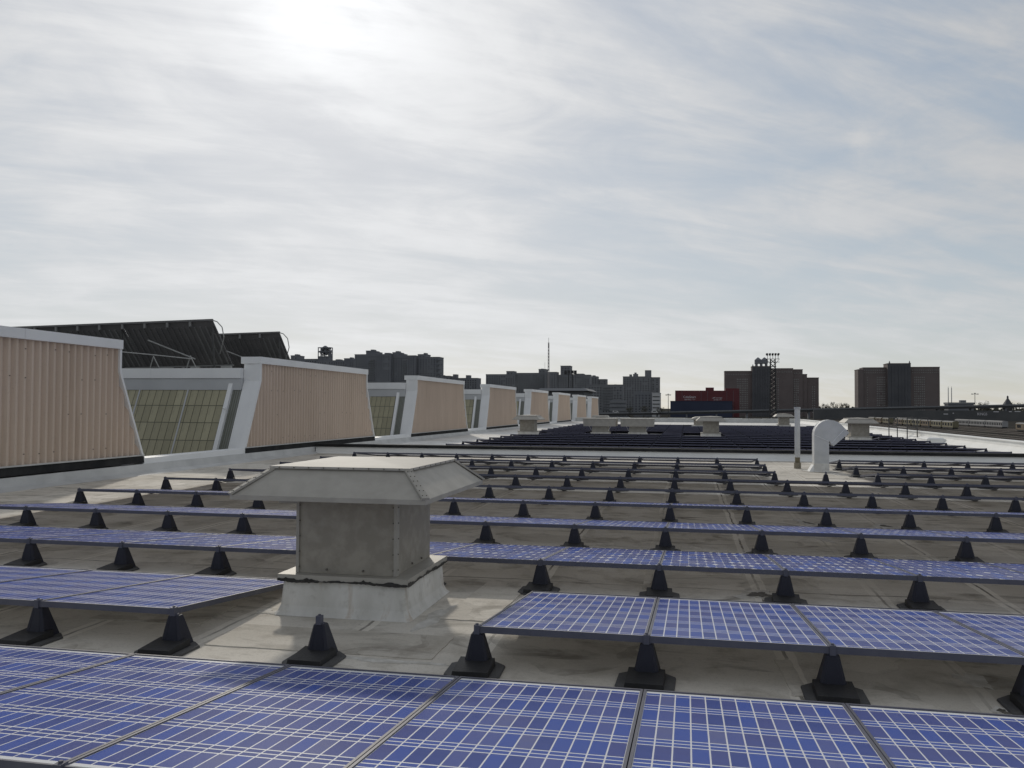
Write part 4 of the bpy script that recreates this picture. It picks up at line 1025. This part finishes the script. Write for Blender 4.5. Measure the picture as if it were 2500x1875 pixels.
# red storage building with blue front block
def text_on(t, body, x0, x1, z0, z1, y, mt):
    cu = bpy.data.curves.new('lettering', 'FONT'); cu.body = body; cu.size = 1.0; cu.extrude = 0.02
    tmp = bpy.data.objects.new('tmp', cu); col.objects.link(tmp)
    bpy.context.view_layer.update()
    me = bpy.data.meshes.new_from_object(tmp.evaluated_get(bpy.context.evaluated_depsgraph_get()))
    bpy.data.objects.remove(tmp)
    xs_ = [v.co.x for v in me.vertices]; zs_ = [v.co.y for v in me.vertices]
    a, b, c, d = min(xs_), max(xs_), min(zs_), max(zs_)
    for v in me.vertices:
        v.co = Vector((x0+(v.co.x-a)/(b-a)*(x1-x0), y-v.co.z*5, z0+(v.co.y-c)/(d-c)*(z1-z0)))
    me.materials.clear(); me.materials.append(mt)
    return link('lettering', me, t)
M['letters'] = mat('white_letters', (0.62, 0.60, 0.62), 0.6)
t = thing('storage_building', 'dark red storage building with white lettering', 'building', (22.7, 1000, -9))
for x0, x1, top, sb in [(-35.6, 35.6, 30.3, 0)]:
    g = MB(); g.box(x0, x1, sb, 40, 0, top); g.build('wall', M['b_red'], t)
g = MB(); g.box(-1.3, 7.8, 6, 16, 28, 33.9); g.build('roof_house', M['b_red'], t)
g = MB(); g.box(20.7, 35.9, 8, 30, 28, 33.0); g.build('roof_house', M['b_red'], t)
text_on(t, 'CubeSmart', -26.3, -12.3, 21.7, 24.3, -0.1, M['letters']); text_on(t, '800-800-1717', -24.9, -13.2, 19.4, 20.6, -0.1, M['letters'])
text_on(t, 'self storage', 5.8, 16.8, 21.0, 22.8, -0.1, M['letters']); text_on(t, '800-800-1717', 7.4, 16.1, 19.2, 20.5, -0.1, M['letters'])
for k in (0, 1, 4, 5, 8, 9):
    g = MB(); g.box(-35.0+7.1*k, -34.8+7.1*k, -0.12, 0.05, 0.1, 30.2); g.build('panel_joint', M['b_dark'], t)
t = thing('blue_building', 'long navy blue low building in front of the red one', 'building', (16.0, 985, -9))
g = MB(); g.box(-34, 34, 0, 12, 0, 17.8); g.build('wall', M['b_blue'], t)
g = MB(); g.box(-34.3, 34.3, -0.3, 12.3, 17.803, 18.3); g.build('parapet', M['b_blue'], t)

# brick towers
t = building('brick_tower', 'brown brick apartment tower with twin-peaked tank house', 1120, [(47.4,80.9,47.7,0),(80.6,103.2,53.5,-4),(103.6,130.4,50.9,0),(130.6,142.0,49.6,2),(142.3,147.5,43.7,4),(147.7,161.7,39.4,6)], 'b_brick', win=None)
cx = 64.15
for x0, x1, top in ((61.9, 76.0, 39.2), (108.8, 113.6, 40), (130.8, 137.5, 39.0), (153.1, 157.8, 30.0)):
    window_grid(t, x0-cx, x1-cx, 4, top+9, {108.8: 0, 61.9: 0, 130.8: 2, 153.1: 6}[x0], M['b_winpale'], pw=2.0, ph=2.7, ww=1.25, wh=1.5, proud=0.3, skip=0.06)
for x0, x1, z, yy in ((48.5, 80, 41.5, 0), (104.5, 129.5, 44.5, 0), (131.2, 141.5, 43, 2)):
    window_grid(t, x0-cx, x1-cx, z+9, z+14, yy, M['b_winpale'], pw=2.0, ph=2.7, ww=0.9, wh=1.3, proud=0.3)
for x in (84.5, 90.5, 96.5):
    g = MB(); g.box(x-cx, x+2.2-cx, -5.0, -4, 0, 61); g.build('pilaster', M['b_core'], t)
g = MB(); g.box(80.6-cx, 103.2-cx, -4.4, -4.02, 0, 62.4); g.build('core_face', M['b_core'], t)
for x in (81.6, 102.4):
    g = MB(); g.frustum((x-1-cx, x+1-cx, -4, -2, 62.4), (x-0.2-cx, x+0.2-cx, -3.2, -2.8, 65.8)); g.build('finial', M['b_grey'], t)
g = MB()
for a, b in ((84.9, 87.6), (90.8, 93.4), (96.8, 99.4)): g.box(a-cx, b-cx, -3, 6, 62.4, 67.5)
g.build('tank_legs', M['b_dark'], t)
g = MB(); g.box(84.3-cx, 99.8-cx, -3.5, 7, 66.5, 71.5)
for a, b in ((84.3, 92.0), (92.1, 99.8)): g.frustum((a-cx, b-cx, -3.5, 7, 71.5), ((a+b)/2-0.4-cx, (a+b)/2+0.4-cx, 1, 2.5, 74.6))
g.build('tank_house', M['b_dark'], t)
t = building('brick_tower', 'brown brick apartment tower standing alone at right', 1080, [(199.5,205.5,47.5,0),(205.5,233.3,49.8,2),(231.6,256.9,54.3,-4),(258.1,289.9,50.2,2)], 'b_brick', win=None)
cx = 202.5
for x0, x1, yy in ((220.3, 230.5, 2), (261.6, 273.9, 2)):
    window_grid(t, x0-cx, x1-cx, 5, 49, yy, M['b_winpale'], pw=2.0, ph=2.7, ww=1.2, wh=1.5, proud=0.3, skip=0.06)
window_grid(t, 209.5-cx, 210.8-cx, 5, 49, 2, M['b_winpale'], pw=2.0, ph=2.9, ww=0.7, wh=1.2, proud=0.3)
for x0, x1 in ((206, 231), (259, 289)):
    window_grid(t, x0-cx, x1-cx, 52, 57.5, 2, M['b_winpale'], pw=2.0, ph=2.7, ww=0.9, wh=1.2, proud=0.3)
g = MB(); g.box(231.6-cx, 256.9-cx, -4.4, -4.02, 0, 63.2); g.build('core_face', M['b_core'], t)
for x in (236, 243.5, 250.5):
    g = MB(); g.box(x-cx, x+2.5-cx, -5.0, -4.4, 0, 61); g.build('pilaster', M['b_core'], t)
for x in (233.8, 255.8):
    g = MB(); g.frustum((x-1.1-cx, x+1.1-cx, -4, -2, 63.2), (x-0.2-cx, x+0.2-cx, -3.2, -2.8, 67)); g.build('finial', M['b_grey'], t)

# flat canopy building behind the last bays
t = thing('canopy_building', 'flat grey canopy roof behind the distant tan bays', 'building', (-28, 200, -9))
g = MB(); g.frustum((-6.0, 6.2, -6, 14, 14.35), (-5.0, 5.2, -5, 13, 14.95)); g.build('canopy_roof', M['b_grey'], t)
g = MB(); g.box(-4.8, 5.0, -4, 12, 0, 14.3); g.build('wall', M['b_dark'], t)

# elevated viaduct
t = thing('viaduct', 'long dark elevated railway viaduct crossing behind the rail yard', 'viaduct', (0, 900, -9))
def vz(x):                               # deck height above ground
    return 4.7+(x+95)/403*10.9 if x > -95 else 4.7
xs = [-420+30*i for i in range(29)]
for a, b in zip(xs, xs[1:]):
    za, zb2 = vz(a), vz(b)
    g = MB(); g.hexa([(a,0,za-3.3),(b,0,zb2-3.3),(b,9,zb2-3.3),(a,9,za-3.3),(a,0,za-1.3),(b,0,zb2-1.3),(b,9,zb2-1.3),(a,9,za-1.3)]); g.build('girder', M['b_steel'], t)
    g = MB(); g.hexa([(a+0.1,-0.5,za-1.297),(b-0.1,-0.5,zb2-1.297),(b-0.1,0.0,zb2-1.297),(a+0.1,0.0,za-1.297),(a+0.1,-0.5,za),(b-0.1,-0.5,zb2),(b-0.1,0.0,zb2),(a+0.1,0.0,za)]); g.build('guard_wall', M['b_grey'], t)
    if za-3.3 > 0.6:
        g = MB(); g.box(a-0.8, a+0.8, 1, 8, 0, za-3.32); g.build('pier', M['b_dark'], t)

# yard wall and sheds under the viaduct at right
t = thing('yard_wall', 'dark graffiti-marked wall behind the silver train', 'wall', (270, 870, -9))
g = MB(); g.box(-150, 120, 0, 1.5, 0, 9.4); g.build('wall', M['b_wall'], t)
text_on(t, 'KINGS', -4.6, 3.6, 5.0, 7.4, -0.1, M['letters'])
for x, w, z in ((9, 4.5, 8.0), (22, 2.5, 8.2), (27, 5, 8.4), (-26, 1.2, 6.5), (-34, 4, 5.6)):
    g = MB(); g.box(x, x+w, -0.15, 0.05, z, z+0.7); g.build('painted_mark', M['letters'], t)
t = thing('low_building', 'low flat-roofed dark building under two pale poles', 'building', (274.5, 950, -9))
g = MB(); g.box(-12, 12, 0, 14, 0, 15.5); g.build('wall', M['b_dark'], t)
g = MB(); g.box(-12.6, 12.8, -1, 15, 15.503, 17.5); g.build('roof', M['b_grey'], t)
g = MB(); g.box(0.3, 5.7, 3, 8, 17.6, 19.8); g.build('roof_house', M['b_grey'], t)
for i, (x, lb) in enumerate(((359.2, 'left one of two tall thin pale poles at right'), (363.4, 'right one of two tall thin pale poles at right'))):
    t = thing('pole', lb, 'pole', (x, 1300, -9)); g = MB(); g.tube((0, 0, 0), (0, 0, 40.6), 0.7, 6, 0.5); g.build('shaft', M['b_pale'], t)
    g = MB(); g.tube((0, 0, 40.6), (0, 0, 42.5), 0.2, 5); g.build('tip', M['b_pale'], t)
t = thing('church_tower', 'small pointed dark church tower on the right horizon', 'church', (470.2, 1400, -9))
g = MB(); g.box(-5, 5, 0, 10, 0, 18); g.build('wall', M['b_core'], t)
g = MB(); g.frustum((-5.2, 5.2, -0.2, 10.2, 18), (-1.2, 1.2, 4, 6, 26.5)); g.build('spire', M['b_core'], t)
g = MB(); g.box(-1, 1, 4, 6, 26.4, 29.5); g.frustum((-1.2, 1.2, 3.8, 6.2, 29.5), (-0.1, 0.1, 4.9, 5.1, 31.5)); g.build('lantern', M['b_core'], t)

# trees on the horizon
M['bark'] = mat('bark', (0.045, 0.038, 0.03), 0.9)
M['leaf'] = mat('dull_foliage', (0.045, 0.045, 0.03), 0.9, (0.075, 0.07, 0.05), 0.3)
def tree(x, y, h, label, seed):
    rnd = random.Random(seed); t = thing('tree', label, 'tree', (x, y, -9), 'trees on the horizon')
    g = MB(); g.tube((0, 0, 0), (0.2, 0, h*0.45), h*0.03, 6, h*0.018)
    for i in range(9):
        a = rnd.uniform(0, 6.28); r = rnd.uniform(0.15, 0.34)*h; z = rnd.uniform(0.6, 0.95)*h
        g.tube((0.2, 0, h*rnd.uniform(0.3, 0.45)), (r*math.cos(a), r*math.sin(a), z), h*0.012, 4, h*0.004)
    g.build('trunk', M['bark'], t)
    g = MB(); cl = [(rnd.uniform(-0.28, 0.28)*h, rnd.uniform(-0.28, 0.28)*h, rnd.uniform(0.5, 0.88)*h, rnd.uniform(0.10, 0.17)*h) for _ in range(10)]
    for i in range(520):
        c = rnd.choice(cl); v = Vector((rnd.gauss(0, 1), rnd.gauss(0, 1), rnd.gauss(0, 0.8))).normalized()*c[3]*rnd.uniform(0.5, 1.05)
        p = Vector(c[:3])+v; s = h*0.022*rnd.uniform(0.6, 1.4)
        u = Vector((rnd.gauss(0, 1), rnd.gauss(0, 1), rnd.gauss(0, 1))).normalized(); w = u.orthogonal().normalized()
        g.face([p-u*s, p+w*s*0.8, p+u*s, p-w*s*0.8])
    g.build('crown', M['leaf'], t)
TR = [(172, 1250, 17, 'bare tree left of the lone brick tower, leftmost of the clump'), (181, 1240, 19, 'bare tree left of the lone brick tower, second of the clump'), (191, 1260, 18, 'bare tree left of the lone brick tower, third of the clump'),
      (202, 1250, 20, 'bare tree left of the lone brick tower, fourth of the clump'), (214, 1255, 19, 'bare tree touching the left side of the lone brick tower'),
      (310, 1000, 20, 'bushy tree right of the far lamp post'), (317, 1005, 16, 'small tree right of the bushy one by the lamp post'),
      (343, 1020, 18, 'tree at right horizon left of the church tower'), (357, 1010, 20, 'tree just right of the church tower'), (368, 1015, 19, 'tree cut by the right edge of the photo'),
      (-27, 900, 12, 'small tree at the foot of the pale striped building'), (-45, 930, 13, 'dark tree below the dark blue-grey building'), (-58, 900, 12, 'dark tree beside the parking deck')]
for i, (x, y, h, lb) in enumerate(TR): tree(x, y, h, lb, 100+i)
g = MB(); rnd = random.Random(3)
for i in range(500):
    x = rnd.uniform(160, 700); y = rnd.uniform(1500, 1600); r = rnd.uniform(2, 6); z = -9+rnd.uniform(0, 8)
    for q in range(4):
        u = Vector((rnd.gauss(0, 1), rnd.gauss(0, 1), rnd.gauss(0, 1))).normalized()*r; w = u.orthogonal().normalized()*r*0.7; p = Vector((x+rnd.uniform(-4, 4), y, z+rnd.uniform(0, 5)))
        g.face([p-u, p+w, p+u, p-w])
tag(g.build('distant_trees', M['leaf']), 'dark belt of distant trees along the right horizon', 'trees', kind='stuff')

# ------------------------------------------------------------------ rail yard
M['rail'] = mat('rail_steel', (0.16, 0.14, 0.12), 0.45, metal=0.5)
M['car_yellow'] = mat('faded_yellow_paint', (0.19, 0.17, 0.105), 0.8, (0.15, 0.135, 0.085), 0.4, objrand=1.0)
M['car_tan'] = mat('faded_orange_paint', (0.17, 0.125, 0.078), 0.8, (0.14, 0.105, 0.066), 0.4, objrand=1.0)
M['car_roof'] = mat('pale_car_roof', (0.30, 0.295, 0.285), 0.85, spec=0.05)
M['car_silver'] = mat('stainless_steel', (0.24, 0.24, 0.245), 0.5, (0.3, 0.3, 0.305), 0.5, metal=0.2)
def rail_car(name, label, cat, x, y, ln, h, mt, windows, group):
    t = thing(name, label, cat, (x, y, -9), group)
    g = MB(); n = 6; rings = []
    for yy in (0, ln):
        r = [(-1.5, yy, 1.0), (1.5, yy, 1.0), (1.5, yy, h-0.5)]
        r += [(1.5*math.cos(a), yy, h-0.5+0.5*math.sin(a)) for a in (math.pi*i/n for i in range(1, n))]
        r += [(-1.5, yy, h-0.5)]
        rings.append(r)
    g.rings(rings); g.build('body', mt, t)
    g = MB()
    for i in range(n):
        a0, a1 = math.pi*i/n, math.pi*(i+1)/n
        g.face([(1.56*math.cos(a0), 0.05, h-0.49+0.55*math.sin(a0)), (1.56*math.cos(a1), 0.05, h-0.49+0.55*math.sin(a1)), (1.56*math.cos(a1), ln-0.05, h-0.49+0.55*math.sin(a1)), (1.56*math.cos(a0), ln-0.05, h-0.49+0.55*math.sin(a0))])
    g.build('roof', M['car_roof'], t)
    for i in range(windows):
        yy = ln*(i+0.5)/windows
        g = MB(); g.box(-1.54, -1.48, yy-ln/windows*0.28, yy+ln/windows*0.28, 1.9, h-0.95); g.build('window', M['b_glass'], t)
    g = MB(); g.box(-1.3, 1.3, 0.8, ln-0.8, 0.45, 1.0); g.build('underframe', M['b_steel'], t)
    for yy in (2.2, ln-2.2):
        for dy in (-0.9, 0.9):
            g = MB(); g.tube((-1.1, yy+dy, 0.42), (1.1, yy+dy, 0.42), 0.42, 10); g.build('wheelset', M['b_steel'], t)
WORK = ['pale yellow work car with a dark end, nearest of its string', 'faded yellow work car, second of the string', 'orange-tan work car, third of the string', 'faded yellow work car, fourth of the string',
        'pale yellow work car, fifth of the string', 'tan work car, sixth of the string', 'faded work car, seventh of the string behind the ladder rails', 'tan work car, eighth of the string behind the hooded vent', 'farthest work car of the string, left of the gooseneck']
for i, lb in enumerate(WORK):
    rail_car('work_car', lb, 'rail car', 137.5, 485+i*21.5*(1 if i < 6 else 1.12), 19.5, 4.3, M['car_tan'] if i in (2, 5, 7) else M['car_yellow'], 4, 'yellow work cars in the rail yard')
for i, lb in enumerate(['silver subway car, nearest of the train', 'silver subway car, middle of the train', 'silver subway car, farthest of the train']):
    rail_car('subway_car', lb, 'rail car', 170.0, 512+i*28.5, 27.5, 4.3, M['car_silver'], 10, 'silver subway cars in the yard')
rail_car('work_car', 'orange work car at the right edge of the photo', 'rail car', 156.5, 436, 17, 4.3, M['car_tan'], 2, None)
rail_car('work_car', 'yellow work car cut by the right edge of the photo', 'rail car', 156.5, 417, 17, 4.3, M['car_yellow'], 2, None)
for i, x in enumerate((108, 116, 124, 137.5, 147, 156.5, 163, 170)):
    t = thing('railway_track', 'rusty railway track, %s from the roof edge' % ordw(i+1), 'track', (x, 180, -9), 'tracks of the rail yard')
    for s in (-0.75, 0.75):
        g = MB(); g.box(s-0.08, s+0.08, 0, 640, 0.1, 0.28); g.build('rail', M['rail'], t)
    g = MB()
    for k in range(420): g.box(-1.3, 1.3, k*1.5, k*1.5+0.3, 0.005, 0.1)
    tag(g.build('sleepers', M['b_brick'], t), kind='stuff')

# vehicles on the viaduct
def road_vehicle(label, x, y, z, ln, h, mt):
    t = thing('van', label, 'van', (x, y, z))
    prof = [(-ln/2, 0.4), (ln/2, 0.4), (ln/2, h*0.55), (ln*0.36, h*0.6), (ln*0.26, h), (-ln/2+0.1, h), (-ln/2, h*0.8)]
    g = MB(); g.rings([[(px, yy, pz) for px, pz in prof] for yy in (-1.0, 1.0)]); g.build('body', mt, t)
    g = MB(); g.box(-ln*0.3, ln*0.2, -1.03, -0.98, h*0.58, h*0.9); g.build('window', M['b_glass'], t)
    for s in (-0.32, 0.32):
        g = MB(); g.tube((s*ln, -1.05, 0.4), (s*ln, 1.05, 0.4), 0.4, 10); g.build('wheel', M['b_steel'], t)
road_vehicle('white van on the viaduct below the pale striped building', -32.0, 893.0, -4.25, 6.5, 2.6, M['b_pale'])
road_vehicle('white van on the viaduct left of the grey tower', -72.0, 893.0, -4.25, 6.0, 2.4, M['b_pale'])
